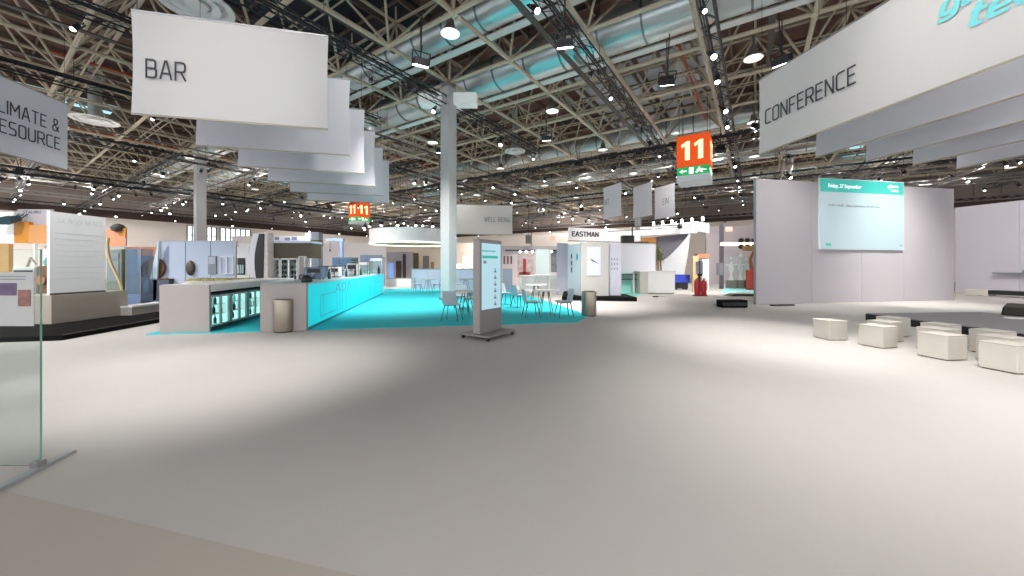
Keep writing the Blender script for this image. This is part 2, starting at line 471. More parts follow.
# ================================================================ the hall
ROOF = EYE + 8.07; MOD = 3.2; S0, T0 = -11.2, 11.86; DEP = 2.35
ni0, ni1, nj0, nj1 = -15, 14, -6, 12
S_L, S_R, T_N, T_F = S0 + MOD * ni0 - 1, S0 + MOD * ni1 + 4, -14.0, 51.0

DZ0 = ROOF + DEP + .75
b = MB(); b.box(S_L, S_R + 6, T_N, T_F, -.3, 0)
fl = b.build('floor', M_FLOOR, rotz=RR); fl['kind'] = 'structure'
# slightly different carpet strip in the near left corner
def fp(px, py, z=0):
    Y = (EYE - z) * F / (py - 266); return ((px - 512) / F * Y, Y)
b = MB(); a0, a1 = Vector(fp(0, 490)), Vector(fp(330, 570)); dr = (a1 - a0).normalized()
n2 = Vector((dr.y, -dr.x)); p = a0 - dr * 3; q = a1 + dr * 3
b.prism([tuple(p), tuple(p + n2 * 3), tuple(q + n2 * 3), tuple(q)], .0, .004)
o = b.build('floor_strip', M_FLOOR2); o['kind'] = 'structure'

b = MB(); b.box(S_L - .3, S_L, T_N + 8, T_F, 0, 7.0)
o = b.build('wall_left', M_CREAM, rotz=RR); o['kind'] = 'structure'
b = MB(); b.box(S_L - .3, S_R + 6, T_F, T_F + .3, 0, 7.0)
o = b.build('wall_back', M_CREAM, rotz=RR); o['kind'] = 'structure'
b = MB(); b.box(S_L, S_L + .5, T_N + 8, T_F, 6.9, 7.3)
b.box(S_L - .3, S_L + .1, T_N + 8, T_F, 7.0, 7.7)
o = b.build('trim_1', M_BROWN, rotz=RR); o['kind'] = 'structure'
b = MB(); b.box(S_L, S_R + 6, T_F - .1, T_F + .3, 7.0, 7.7); b.box(S_L, S_R + 6, T_F - .5, T_F, 6.9, 7.3)
o = b.build('trim_2', M_BROWN, rotz=RR); o['kind'] = 'structure'
M_UPW = mat('upper_wall_sheet', '#8c8078', .7, noise=.15, scale=.8)
b = MB(); b.box(S_L - .3, S_L, T_N + 8, T_F, 7.7, DZ0)
k = T_N + 8
while k < T_F: b.box(S_L, S_L + .12, k, k + .25, 7.7, DZ0); k += 1.6
o = b.build('trim_4', M_UPW, rotz=RR); o['kind'] = 'structure'
b = MB(); b.box(S_L, S_R + 6, T_F, T_F + .3, 7.7, DZ0)
k = S_L
while k < S_R + 5: b.box(k, k + .25, T_F - .12, T_F, 7.7, DZ0); k += 1.6
o = b.build('trim_5', M_UPW, rotz=RR); o['kind'] = 'structure'
# glazed strip high in the left wall and joints of the back wall
def on_left(px, s=S_L + .05):
    a = (px - 512) / F; k = s / (math.cos(RR) * a + math.sin(RR)); return k * (-math.sin(RR) * a + math.cos(RR)), k
for n, (xa, xb) in enumerate(((187, 216), (220, 250))):
    ta, Ya = on_left(xa); tb, Yb = on_left(xb)
    b = MB(); b.box(S_L + .02, S_L + .08, ta, tb, 4.2, 6.6)
    w = b.build('window_%d' % (n + 1), M_DAY, rotz=RR); w['kind'] = 'structure'
    b = MB(); k = 6
    for i in range(k + 1):
        t = ta + (tb - ta) * i / k; b.box(S_L + .05, S_L + .16, t - .07, t + .07, 4.1, 6.7)
    for z in (4.1, 5.4, 6.6): b.box(S_L + .05, S_L + .15, ta, tb, z, z + .1)
    b.build('window_frame', M_LAMPH, w)
b = MB()
for i in range(9):
    s = S_L + 8 + i * 11; b.box(s, s + .12, T_F - .12, T_F, 0, 7)
o = b.build('trim_3', M_TUBE2, rotz=RR); o['kind'] = 'structure'

# roof deck
DZ = ROOF + DEP + .75
b = MB(); b.box(S_L, S_R + 6, T_N, T_F, DZ, DZ + .3)
ceil = b.build('ceiling', M_DECK, rotz=RR); ceil['kind'] = 'structure'
# dark and pale roof panels between the purlins
b = MB(); pd = MB(); pt = MB()
def panels(tgt, s0, s1, t0, t1, step=1.5):
    t = t0
    while t < t1 - .1: tgt.box(s0, s1, t + .05, min(t + step, t1) - .05, DZ - .06, DZ - .01); t += step
panels(b, -9.5, -5.6, 20, 30); panels(b, -5.3, -1.5, 20, 30); panels(b, 12, 20, 22, 32); panels(b, -30, -24, 18, 26)
for s0, s1, t0, t1 in ((-20, -12, 4, 14), (-6, 2, 8, 12), (-30, -22, 30, 42), (4, 12, 33, 43), (-48, -42, 8, 20), (16, 24, 10, 18), (-14, -8, 36, 46)): panels(pd, s0, s1, t0, t1)
panels(pt, -39.6, -36.4, -10, 6, 1.0); panels(pt, -39.6, -36.4, 24, 40, 1.0); panels(pt, 6.5, 9.5, 38, 47, 1.0); panels(pt, -54, -51, 14, 34, 1.0)
b.build('ceiling_panel', M_GREYDECK, ceil); pd.build('ceiling_panel', M_DARKDECK, ceil); pt.build('ceiling_window', M_DAYT, ceil)

# space frame: bottom grid, top grid and diagonals with ball nodes
b = MB()
top = lambda i, j: (S0 + MOD * (i + .5), T0 + MOD * (j + .5), ROOF + DEP)
bot = lambda i, j: (S0 + MOD * i, T0 + MOD * j, ROOF)
for i in range(ni0, ni1 + 1):
    for j in range(nj0, nj1 + 1):
        near = abs(i - 0) < 9 and j < 7
        n = 6 if near else 4
        p = bot(i, j)
        if i < ni1: b.tube(p, bot(i + 1, j), .08, n, caps=False)
        if j < nj1: b.tube(p, bot(i, j + 1), .08, n, caps=False)
        for di in (-1, 0):
            for dj in (-1, 0):
                if ni0 <= i + di < ni1 and nj0 <= j + dj < nj1: b.tube(p, top(i + di, j + dj), .047, n, caps=False)
        if i < ni1 and j < nj1:
            q = top(i, j)
            if i < ni1 - 1: b.tube(q, top(i + 1, j), .07, n, caps=False)
            if j < nj1 - 1: b.tube(q, top(i, j + 1), .07, n, caps=False)
            b.tube(q, (q[0], q[1], DZ), .04, 4, caps=False)
        if near: b.ball(p, .15, 6)
b.build('ceiling_frame', M_TUBE, ceil)
b = MB()
s = S_L
while s < S_R:
    b.box(s - .05, s + .05, T_N, T_F, DZ - .3, DZ); s += 1.6
t = T_N
while t < T_F:
    b.box(S_L, S_R, t - .035, t + .035, DZ - .16, DZ - .02); t += 1.6
b.build('ceiling_purlin', M_TUBE2, ceil)
M_TRAY = mat('dark_cable_tray', '#4c4742', .5, metal=.3)
ct = MB()
# thin service pipes and cable trays slung in the frame
b = MB(); pr = MB()
for k in range(16):
    t = T0 - 9 + k * 3.9; z = ROOF + .35 + (k % 3) * .5
    b.tube((S_L, t, z), (S_R, t, z), .035, 4); b.tube((S_L, t + .3, z), (S_R, t + .3, z), .03, 4)
for k in range(14):
    s = S_L + 3 + k * 6.4; z = ROOF - .25 + (k % 2) * .9
    ct.box(s, s + .2, -8, T_F, z, z + .05)
for s in (-5.0, 4.6, 14.2, -27.4, -40):
    pr.tube((s + 2.4, 2, ROOF + 1.1), (s + 2.4, T_F, ROOF + 1.1), .05, 5)
ct.build('ceiling_cable_tray', M_TRAY, ceil); b.build('ceiling_pipe', M_TUBE, ceil); pr.build('ceiling_sprinkler_pipe', M_SPRINK, ceil)

# round ventilation ducts running along the hall grid
def duct(t, z, r, label):
    d = thing('ventilation_duct', label, 'duct', hall(0, t, z), RR, 'round ducts under the roof')
    m = MB(); n = 24
    m.mat(0)
    L0, L1 = S_L + 2, S_R - 1
    vs = []
    m.tube((L0, 0, 0), (L1, 0, 0), r, n)
    m.build('duct_tube', M_DUCT, d)
    k = MB(); s = L0 + .5
    while s < L1:
        k.tube((s, 0, 0), (s + .07, 0, 0), r + .025, n); s += 1.6
    k.build('duct_band', M_DUCTB, d)
    e = MB(); e.box(L0, L1, r * .75, r * .75 + .3, -r * .85 - .06, -r * .85); e.box(L0, L1, r * .75 + .28, r * .75 + .3, -r * .85, -r * .85 + .1)
    e.build('cable_tray', M_WHITE, d)
    h = MB(); s = L0 + 2
    while s < L1:
        h.tube((s, 0, r), (s, 0, DZ - z), .015, 4); s += 3.2
    h.build('hanger_rod', M_BLACK, d)
duct(10.3, EYE + 9.0, .55, 'nearest round silver air duct under the roof, passing above the grey column head')
duct(13.6, EYE + 8.8, .74, 'thick silver air duct just beyond the grey column, second from the front')
duct(26.2, EYE + 9.1, .6, 'third round silver air duct, beyond the orange number cube')
duct(34.5, EYE + 9.1, .6, 'far silver air duct above the three small square banners')
duct(43.0, EYE + 9.1, .6, 'furthest silver air duct close to the back wall of the hall')

# ---------------------------------------------------------------- columns
def column(x, y, w, label, arms, ztop=ROOF):
    c = thing('hall_column', label, 'column', (x, y, 0), RR)
    m = MB(); m.bbox(-w / 2, w / 2, -w / 2, w / 2, 0, ztop - .25, .03)
    m.build('shaft', mat('column_grey', '#b9b8b9', .5, noise=.02, scale=2), c)
    m = MB(); m.box(-w * .42, w * .42, -w * .42, w * .42, ztop - .25, ztop - .05); m.ball((0, 0, ztop), .18, 8)
    m.build('head_plate', M_LAMPH, c)
    if arms:
        m = MB()
        m.box(-1.25, -w / 2, -.3, .3, ztop - 1.0, ztop - .55, R(33), (0, 0)); m.box(w / 2, 1.25, -.3, .3, ztop - 1.0, ztop - .55, R(33), (0, 0))
        m.build('light_arm', mat('arm_white_glow', '#dfe2df', .5, emit=.25), c)  # faint emission added so the arms read bright
    m = MB(); m.box(-w / 2 - .03, w / 2 + .03, -w / 2 - .03, w / 2 + .03, 0, .12); m.build('base_collar', M_LAMPH, c)
column(-2.8, 16.1, .52, 'tall grey column standing on the teal carpet among the tables', True)
column(-22.9, 26.8, .6, 'grey column behind the pale blue board wall on the left', False)
column(14.0, 40.5, .6, 'far grey column behind the small square banners', False)
column(-37.0, 43.0, .6, 'distant grey column hidden behind the stack of white banners', False)

# ---------------------------------------------------------------- lighting trusses and their spotlights
def truss_mesh(L, w=.36, mat_=M_TRUSS, step=.6, rr=.028):
    m = MB(); cs = [(-w / 2, -w / 2), (w / 2, -w / 2), (w / 2, w / 2), (-w / 2, w / 2)]
    for a, c in cs: m.tube((0, a, c), (L, a, c), rr, 5)
    n = int(L / step)
    for k in range(n):
        x0, x1 = k * L / n, (k + 1) * L / n
        for q in range(4):
            a, c = cs[q], cs[(q + 1) % 4]
            if k % 2: a, c = c, a
            m.tube((x0, a[0], a[1]), (x1, c[0], c[1]), rr * .5, 3, caps=False)
    return m

TR = []   # (along u2?, offset, start, end, z, label, silver)
def truss(along2, off, a, bb, z, label, silver=False, w=.36):
    L = bb - a
    loc = hall(off, a, z) if along2 else hall(a, off, z)
    t = thing('lighting_truss', label, 'truss', loc, RR + (R(90) if along2 else 0), 'lighting trusses hung below the roof')
    truss_mesh(L, w).build('truss_frame', M_ALU if silver else M_TRUSS, t)
    x = 2
    while x < L:
        m = MB(); m.tube((x, 0, w / 2), (x, 0, ROOF - z), .012, 4); x += 6.4
        m.build('hoist_cable', M_BLACK, t)
    m = MB(); m.path([(0, w * .3, w / 2 + .03), (L, w * .3, w / 2 + .03)], .035, 5)
    m.build('power_cable', M_BLACK, t)
    TR.append((along2, off, a, bb, z, w))
zt = EYE + 7.2
truss(True, -11.3, -2, 20, zt, 'black truss running from above the white banner stack towards the grey column')
truss(True, -4.7, -2, 48, zt, 'long black truss between the grey column and the orange number cube')
truss(True, -1.1, 1, 48, zt, 'black truss with big floodlights just right of the orange number cube')
truss(True, -22.3, -6, 34, zt, 'black truss above the left end of the white banner stack')
truss(True, -16.3, -4, 12, zt + .3, 'black truss above the left top corner of the white BAR banner')
truss(True, -30.0, -6, 46, zt - .4, 'black truss high behind the cut-off banner at the far left')
truss(True, -42.0, -8, 48, zt - .6, 'remote black truss along the left wall of the hall')
truss(True, 7.5, 8, 48, zt - .3, 'black truss above the left end of the presentation wall')
truss(True, 16.5, 12, 48, zt - .5, 'black truss high above the presentation wall screen')
truss(False, 21.0, -50, 24, zt - .9, 'crosswise black truss beyond the grey column')
truss(False, 28.5, -52, 26, zt - 1.5, 'crosswise dark truss above the far booths with many lamps')
truss(False, 36.0, -52, 26, zt - 1.7, 'crosswise silver truss before the back booths', True)
truss(False, 44.0, -54, 28, zt - 1.9, 'rearmost crosswise silver truss by the back wall', True)
truss(False, 14.5, -48, -16, zt - 1.3, 'low crosswise truss left of the white banner stack', False)
truss(True, -36.0, -8, 46, zt - 1.6, 'low dark truss behind the orange topped booth')
truss(True, -16.0, 22, 48, zt - 1.5, 'low dark truss over the round white canopy')
truss(True, 1.5, 24, 48, zt - 1.7, 'low silver truss over the small square banners', True)
truss(False, 9.0, 20, 36, zt - 1.6, 'low silver truss behind the stepped banners on the right', True)

# more distant rigging, silver and black, between the far booths and the roof
for kk, (al, off, a_, b_, z_, lab, sil) in enumerate((
    (False, 18.5, -46, -16, 8.1, 'silver crosswise truss left of the banner stack, nearest of the far ones', True),
    (False, 24.5, -50, 26, 7.9, 'silver crosswise truss level with the orange number cube', True),
    (False, 32.0, -52, 26, 7.3, 'silver crosswise truss beyond the round canopy', True),
    (False, 39.5, -54, 28, 7.7, 'silver crosswise truss far beyond the round canopy', True),
    (False, 47.5, -54, 28, 7.2, 'silver crosswise truss right before the back wall', True),
    (True, -50.0, -8, 46, 7.6, 'silver lengthwise truss nearest to the left wall', True),
    (True, -46.0, -8, 46, 8.2, 'silver lengthwise truss second from the left wall', True),
    (True, -55.0, -8, 46, 7.3, 'black lengthwise truss hard by the left wall', False),
    (False, 2.5, -58, -26, 8.0, 'silver crosswise truss behind the banner cut off at the left', True),
    (False, 6.5, -58, -26, 7.5, 'black crosswise truss behind the banner cut off at the left', False),
    (False, 11.0, -58, -24, 7.8, 'silver crosswise truss left of the pale blue boards', True),
    (True, -26.0, 16, 46, 7.6, 'silver lengthwise truss over the blue crane', True),
    (True, -8.0, 26, 48, 7.5, 'silver lengthwise truss over the far tables', True),
    (True, 11.5, 22, 48, 7.7, 'silver lengthwise truss above the presentation wall', True),
    (True, 20.5, 12, 40, 7.9, 'silver lengthwise truss above the right partition wall', True))):
    truss(al, off, a_, b_, z_, lab, sil, .3)

sp = thing('spotlight', 'x', 'spotlight', (0, 0, 0), 0, 'x')
m = MB(); m.lathe([(.05, .17), (.11, .13), (.13, .0), (.14, -.2), (.12, -.2)], 12); m.build('lamp_can', M_BLACK, sp)
m = MB(); m.lathe([(.001, -.30), (.06, -.285), (.105, -.24), (.12, -.19), (.115, -.15), (.001, -.15)], 12, close=False); m.build('lens', M_LAMP, sp)
m = MB(); m.box(-.19, -.17, -.03, .03, 0, .3); m.box(.17, .19, -.03, .03, 0, .3); m.box(-.19, .19, -.03, .03, .28, .3); m.tube((0, 0, .3), (0, 0, .42), .02, 5)
m.build('yoke', M_BLACK, sp)
sq = dup(sp)       # the same lamp switched off
for c_ in sq.children:
    if c_.name.startswith('lens'):
        c_.data = c_.data.copy(); c_.data.materials.clear(); c_.data.materials.append(mat('unlit_lens', '#9aa3ad', .2, metal=.3))
first = True; firstq = True; cnt = 0
tnames = ['above the white banner stack', 'between column and number cube', 'right of the number cube', 'above the left banner end',
          'behind the far left banner', 'along the left wall', 'over the left end of the presentation wall', 'over the presentation screen',
          'crossing beyond the column', 'crossing above the far booths', 'crossing before the back booths', 'by the back wall',
          'low at the left of the banner stack', 'behind the orange topped booth', 'over the round canopy', 'over the small square banners', 'behind the stepped right banners']
tnames.insert(4, 'above the corner of the BAR banner')
tnames += ['crossing left of the banner stack', 'level with the number cube', 'beyond the round canopy', 'far beyond the round canopy', 'right before the back wall', 'nearest the left wall', 'second from the left wall', 'hard by the left wall', 'crossing behind the cut-off banner', 'lower behind the cut-off banner', 'crossing left of the pale blue boards', 'over the blue crane', 'over the far tables', 'above the presentation wall', 'added above the right partition wall']
gaps = [2.4, 2.6, 2.2, 2.6, 2.8, 2.6, 3.0, 3.4, 3.6, 2.8, 3.2, 3.6, 2.2, 2.4, 2.2, 2.2, 3.2]
gaps = [g * 1.15 for g in gaps]; gaps.insert(4, 2.4); gaps += [3.6, 5.5, 5.5, 7.0, 8.0, 6.0, 6.0, 5.0, 3.4, 3.4, 3.4, 4.0, 4.0, 4.5, 4.5]
for k, (al, off, a, bb, z, w) in enumerate(TR):
    x = a + 1.3; seen = 0
    while x < bb - .5:
        xx = x + random.uniform(-.7, .7)
        p = hall(off, xx, z - w / 2 - .42) if al else hall(xx, off, z - w / 2 - .42)
        x += gaps[k]
        if p.y < 3 or abs(p.x / p.y) > 1.5 or (p.z - EYE) / p.y > .76: continue
        cnt += 1; off_ = random.random() < .42 and cnt % 6 != 3
        if off_: o = sq if firstq else dup(sq); firstq = False
        else: o = sp if first else dup(sp); first = False
        o.location = p
        o.rotation_euler = (random.uniform(.1, .75) * (-1 if random.random() < .7 else 1), random.uniform(-.5, .5), random.uniform(-.6, .6))
        o.scale = (random.uniform(.5, .85),) * 3
        if k > 3 and k != 4 and cnt % 6 == 3:
            pl_ = bpy.data.lights.get('ceiling_fill') or bpy.data.lights.new('ceiling_fill', 'POINT')  # point light added to brighten the roof frame
            pl_.energy = GLOW; pl_.shadow_soft_size = .12; pl_.color = (1, .95, .88)
            l = bpy.data.objects.new('ceiling_fill', pl_); COL.objects.link(l); l.parent = o; l.location = (0, 0, -.46)
        o['label'] = ('unlit' if off_ else 'lit') + ' black spotlight, ' + ORD[seen] + (' from near end, truss ' if al else ' from left end, truss ') + tnames[k]; seen += 1
        o['group'] = 'spotlights of the truss ' + tnames[k]

# high bay lamps of the hall: housing, reflector disc and their light
hb = thing('high_bay_lamp', 'white round high bay lamp hanging inside the roof frame', 'lamp', (0, 0, 0), 0, 'round high bay lamps of the hall')
m = MB(); m.lathe([(.06, 1.0), (.06, .5), (.13, .45), (.17, .2), (.3, .06), (.34, 0), (.32, 0)], 18, close=False); m.build('lamp_housing', M_LAMPH, hb)
m = MB(); m.lathe([(.001, .02), (.325, .02), (.325, -.01), (.001, -.01)], 18, close=False); m.build('reflector_disc', M_DISC, hb)
m = MB(); m.tube((0, 0, 1), (0, 0, 3.0), .015, 4); m.build('hanging_rod', M_BLACK, hb)
first = True
for j in range(0, 6):
    row = 0
    for i in range(-6, 4):
        s, t = -.05 + 8.7 * i, 9.3 + 7.6 * j
        p = hall(s, t, ROOF - .05)
        if p.y < 2: continue
        o = hb if first else dup(hb); first = False
        if abs(p.x / p.y) < 1.41 and (p.z - EYE) / p.y < .74:
            o['label'] = 'white round high bay lamp, %s lamp row from the viewer, %s from its left end' % (ORD[j], ORD[row]); row += 1
        else: o['label'] = 'white round high bay lamp outside the view, by the hall side'
        o.location = p
        ld = bpy.data.lights.get('high_bay_light') or bpy.data.lights.new('high_bay_light', 'SPOT')
        ld.energy = HB_POWER; ld.spot_size = R(140); ld.spot_blend = .6; ld.shadow_soft_size = .3; ld.color = (1, .96, .92)
        l = bpy.data.objects.new('high_bay_light', ld); COL.objects.link(l); l.parent = o; l.location = (0, 0, -.05)

# floodlights for the floor pools, plus some added to brighten banners and walls
fd = thing('floodlight', 'x', 'floodlight', (0, 0, 0), 0, 'x')
m = MB(); m.vprism([(-.22, .12), (.22, .12), (.26, -.1), (-.26, -.1)], -.2, .2); m.build('lamp_box', M_BLACK, fd)
m = MB(); m.box(-.23, .23, -.17, .17, -.125, -.101); m.build('lamp_glass', M_LAMP, fd)
m = MB(); m.box(-.3, -.27, -.03, .03, -.02, .3); m.box(.27, .3, -.03, .03, -.02, .3); m.box(-.3, .3, -.03, .03, .28, .31); m.tube((0, 0, .3), (0, 0, .5), .02, 5); m.build('bracket', M_BLACK, fd)
where = ['above the floor in front of the bar', 'above the left floor by the glass panel', 'above the middle of the open floor', 'above the nearest floor',
         'in front of the presentation wall', 'above the nearest cube seats', 'above the near left floor', 'beyond the upright display', 'above the low stage',
         'close over the presentation wall', 'behind the presentation wall', 'above the bar', 'above the white notice wall', 'above the teal seating area',
         'above the pale blue board', 'above the orange topped booth', 'above the back booths', 'above the white fascia booth', 'aimed at the nearest white banner', 'aimed at the teal-lettered banner', 'above the machines left of the bar', 'above the far tables', 'added above the right partition wall', 'added to brighten the white notice wall', 'added near the far corner of the hall', 'added near the back wall of the hall', 'added to brighten the white banner stack from the right', 'added in the first gap of the stepped right banners', 'added in the second gap of the stepped right banners', 'added in the third gap of the stepped right banners', 'added in the fourth gap of the stepped right banners', 'added above the white counter', 'aimed at the white fascia', 'near the left wall windows']
for k, (loc, tgt, P, ang) in enumerate(FLOODS):
    o = fd if k == 0 else dup(fd)
    o['label'] = 'black box floodlight ' + where[k]; o['group'] = 'box floodlights under the roof'
    d = Vector(tgt) - Vector(loc)
    o.location = loc
    o.rotation_euler = d.to_track_quat('-Z', 'Y').to_euler()
    r_ = MB(); r_.tube((0, 0, .4 * 0), (0, 0, ROOF + .1 - loc[2]), .02, 5)
    r_ = r_.build('hanging_rod', M_BLACK, o); r_.rotation_euler = o.rotation_euler.to_matrix().inverted().to_euler()
    l = spot_light('floodlight_beam', Vector(loc) + d.normalized() * .16, tgt, P * SPOT_K, ang)

# big round ceiling diffusers near the left
for (px, py, r, lab) in ((95, 120, .95, 'large round white ceiling diffuser above the cut-off left banner'), (196, 4, .95, 'large round white ceiling diffuser above the white BAR banner'), (515, 151, .7, 'round white diffuser ring right of the grey column')):
    Y = 7.9 * F / (266 - py); t = thing('ceiling_diffuser', lab, 'diffuser', (gp(px, Y), Y, EYE + 7.9))
    m = MB(); m.lathe([(r * .3, .15), (r, .0), (r, -.05), (r * .8, -.02), (r * .78, .05)], 28); m.build('outer_ring', M_WHITE, t)
    m = MB(); m.lathe([(r * .62, .0), (r * .62, -.06), (r * .4, .0)], 24, close=False); m.lathe([(.001, -.03), (r * .3, -.05), (r * .3, 0)], 20, close=False); m.build('inner_cone', M_WHITE, t)
    m = MB(); m.tube((0, 0, .1), (0, 0, 2.8), r * .28, 14); m.build('supply_pipe', M_DUCT, t)

# ================================================================ hanging banners
def banner(name, A, B, z0, z1, label, group=None, m_=M_BANNER2, bow=.02, cat='banner', sag=.02):
    """fabric sheet from A (left as seen) to B (right), local x from A to B"""
    A, B = Vector((A[0], A[1], 0)), Vector((B[0], B[1], 0)); d = B - A; L = d.length
    t = thing(name, label, cat, (A.x, A.y, 0), math.atan2(d.y, d.x), group)
    def fn(u, v):
        x = u * L; e = bow * math.sin(math.pi * v) * (1 - 2 * u)
        return (x + e, .02 * math.sin(3.1 * u + 1) * math.sin(math.pi * v), z0 + (z1 - z0) * v + sag * (4 * (u - .5) ** 2 - 1) * (.3 if v < .5 else .7) * abs(2 * v - 1))
    m = MB(); m.grid(fn, 24, 8, .015); m.build('fabric', m_, t)
    m = MB(); m.tube((0, .008, z0 - .01), (L, .008, z0 - .01), .022, 6); m.build('bottom_bar', M_PIP, t)
    m = MB(); m.tube((0, .008, z1 + .01), (L, .008, z1 + .01), .025, 6); m.build('top_bar', M_ALU, t)
    m = MB()
    k = max(2, int(L / 2) + 1)
    for i in range(k):
        m = MB(); x = .1 + (L - .2) * i / (k - 1); m.tube((x, .008, z1), (x, .008, ROOF), .006, 4)
        m.build('hanging_wire', M_BLACK, t)
    return t, L

GB = 'stepped white banners in a row over the bar'
steps = ['directly behind the lettered one', 'third from the front', 'fourth from the front', 'fifth from the front', 'last and furthest']
for k in range(6):
    off = D2 * (2.05 / D2.y) * k
    A = Vector((-8.14, 7.8, 0)) + off; B = Vector((-4.38, 8.7, 0)) + off
    lab = 'large white hanging banner lettered BAR, frontmost over the bar' if k == 0 else 'blank white banner of the stack over the bar, ' + steps[k - 1]
    t, L = banner('hanging_banner', A, B, 4.77, 6.97, lab, GB, M_BANNER if k == 0 else M_BANNER2)
    if k == 0: sign_text('BAR', t, .27, -.03, 5.54, .42, M_INK, width=.74)

GC = 'stepped white banners in a row on the right'
rs = ['directly behind the lettered one', 'third from the left', 'fourth from the left', 'rightmost that shows']
Ld = 7.2
for k in range(5):
    A = Vector((7.21, 10.66, 0)) + Vector((1.91, .41, 0)) * k
    if k: A -= Vector((0, .1, 0))
    dv = Vector((math.sin(R(8.0)), -math.cos(R(8.0)), 0))
    lab = 'large white hanging banner lettered CONFERENCE with a teal logo' if k == 0 else 'blank banner of the stepped right row, ' + rs[k - 1]
    t, L = banner('hanging_banner', A, A + dv * Ld, 4.77, 6.9, lab, GC, M_BANNER if k == 0 else M_BANNER2)
    if k == 0:
        sign_text('CONFERENCE', t, .25, -.03, 5.52, .42, M_INK, width=2.42)
        sign_text('glass', t, 4.05, -.03, 5.99, .38, M_TINK, width=1.3, sw=.2, shear=.3, name='logo_lettering')
        sign_text('tec', t, 4.42, -.03, 5.56, .38, M_TINK, width=.82, sw=.2, shear=.3, name='logo_lettering')

B0 = Vector((-15.1, 12.4, 0)); A0 = B0 + Vector((.195, -.981, 0)) * 4.0
t, L = banner('hanging_banner', A0, B0, 4.77, 6.97, 'white hanging banner about climate and resource cut off at the far left', None, M_BANNER2)
sign_text('CLIMATE &', t, L - .35 - 1.92, -.03, 5.92, .41, M_INK, width=1.95)
sign_text('RESOURCE', t, L - .28 - 1.98, -.03, 5.34, .41, M_INK, width=1.98)

t, L = banner('hanging_banner', (gp(450, 29.4), 29.4), (gp(512.5, 30.2), 30.2), gz(234.5, 30), gz(205.5, 30), 'wide pale banner lettered WELL BEING behind the grey column', None, M_BANNER)
sign_text('WELL BEING', t, L - 2.35, -.07, 5.1, .4, M_GINK, width=2.15)
for k, (xa, Ya, xb, Yb, z0, z1, tx, lab) in enumerate((
        (603.5, 25.7, 621.3, 23.9, 4.80, 6.98, 'NT', 'small square hanging banner, leftmost of three left of the orange cube'),
        (633, 25.7, 652, 23.7, 4.82, 7.0, '', 'small square hanging banner, middle of the three left of the orange cube'),
        (654.5, 25.9, 674.8, 24.1, 4.80, 7.0, 'EIN', 'small square hanging banner, nearest to the orange number cube'))):
    t, L = banner('hanging_banner', (gp(xa, Ya), Ya), (gp(xb, Yb), Yb), z0, z1, lab, 'three small square banners', M_BANNER2, bow=.02, sag=.02)
    if tx: sign_text(tx, t, L * (.12 if k == 0 else .45), -.06, 5.7, .42, M_GINK)

# ---------------------------------------------------------------- orange number cubes
def number_cube(corner, w, h, z, label):
    t = thing('number_sign', label, 'sign', (corner[0], corner[1], 0), RR, 'orange hall number cubes')
    m = MB(); m.bbox(-w, 0, 0, w, z, z + h, .03); m.build('cube_body', M_ORANGE, t)
    gh = .42
    m = MB(); m.box(-w + .02, -.02, .02, w - .02, z - gh, z - .02); m.build('exit_band', M_GREEN, t)
    m = MB(); m.box(-w, 0, 0, w, z - gh - .3, z - gh); m.build('light_box', M_SIGNG, t)
    for rz, ox, oy in ((0, -w, -.012), (R(90), .012, 0)):
        # two flagged digits 1
        m = MB()
        for cx in (.34, .74):
            x = cx * w; s = w * .075
            m.vprism([(x - s, z + h * .2), (x + s, z + h * .2), (x + s, z + h * .8), (x - s * .4, z + h * .8), (x - w * .2, z + h * .69), (x - w * .17, z + h * .60), (x - s, z + h * .67)], -.012, .0)
        d = m.build('digits', M_YELLOW, t); d.location = (ox, oy, 0); d.rotation_euler = (0, 0, rz)
        m = MB(); zc = z - gh / 2 - .01
        m.vprism([(.12, zc), (.27, zc + .1), (.27, zc + .035), (.45, zc + .035), (.45, zc - .035), (.27, zc - .035), (.27, zc - .1)], -.02, 0)
        m.vprism([(.55, zc - .15), (.75, zc - .15), (.75, zc + .15), (.55, zc + .15)], -.02, 0)
        m.vprism([(.95, zc + .13), (1.03, zc + .13), (1.03, zc + .06), (.95, zc + .06)], -.02, 0)
        m.vprism([(.86, zc + .04), (1.12, zc + .05), (1.3, zc - .02), (1.28, zc - .06), (1.1, zc), (1.16, zc - .14), (1.08, zc - .14), (1.0, zc - .05), (.88, zc - .14), (.82, zc - .1), (.92, zc)], -.02, 0)
        d = m.build('exit_symbols', M_SIGNW, t); d.location = (ox, oy + (.02 if rz == 0 else 0), 0); d.rotation_euler = (0, 0, rz)
        if rz: d.location.x = -.01
    m = MB()
    for a, c in ((-w + .1, .1), (-.1, .1), (-.1, w - .1), (-w + .1, w - .1)): m.tube((a, c, z + h), (a, c, ROOF), .012, 4)
    m.build('hanging_cable', M_BLACK, t)
number_cube((9.2, 17.0), 1.42, 1.5, 6.28, 'orange cube sign with number 11 left of the CONFERENCE banner')
number_cube((gp(357, 37), 37.0), 1.5, 1.5, 6.55, 'distant orange cube sign with number 11 below the white banner stack')

# ================================================================ bar
m = MB(); m.prism([(-7.95, 7.92), (1.75, 9.7), (2.35, 11.1), (-.6, 25.2), (-12.2, 23.3)], 0, .012)
rug = m.build('carpet', M_TEAL)
tag(rug, 'bright teal carpet laid under the bar and the cafe tables', 'carpet')

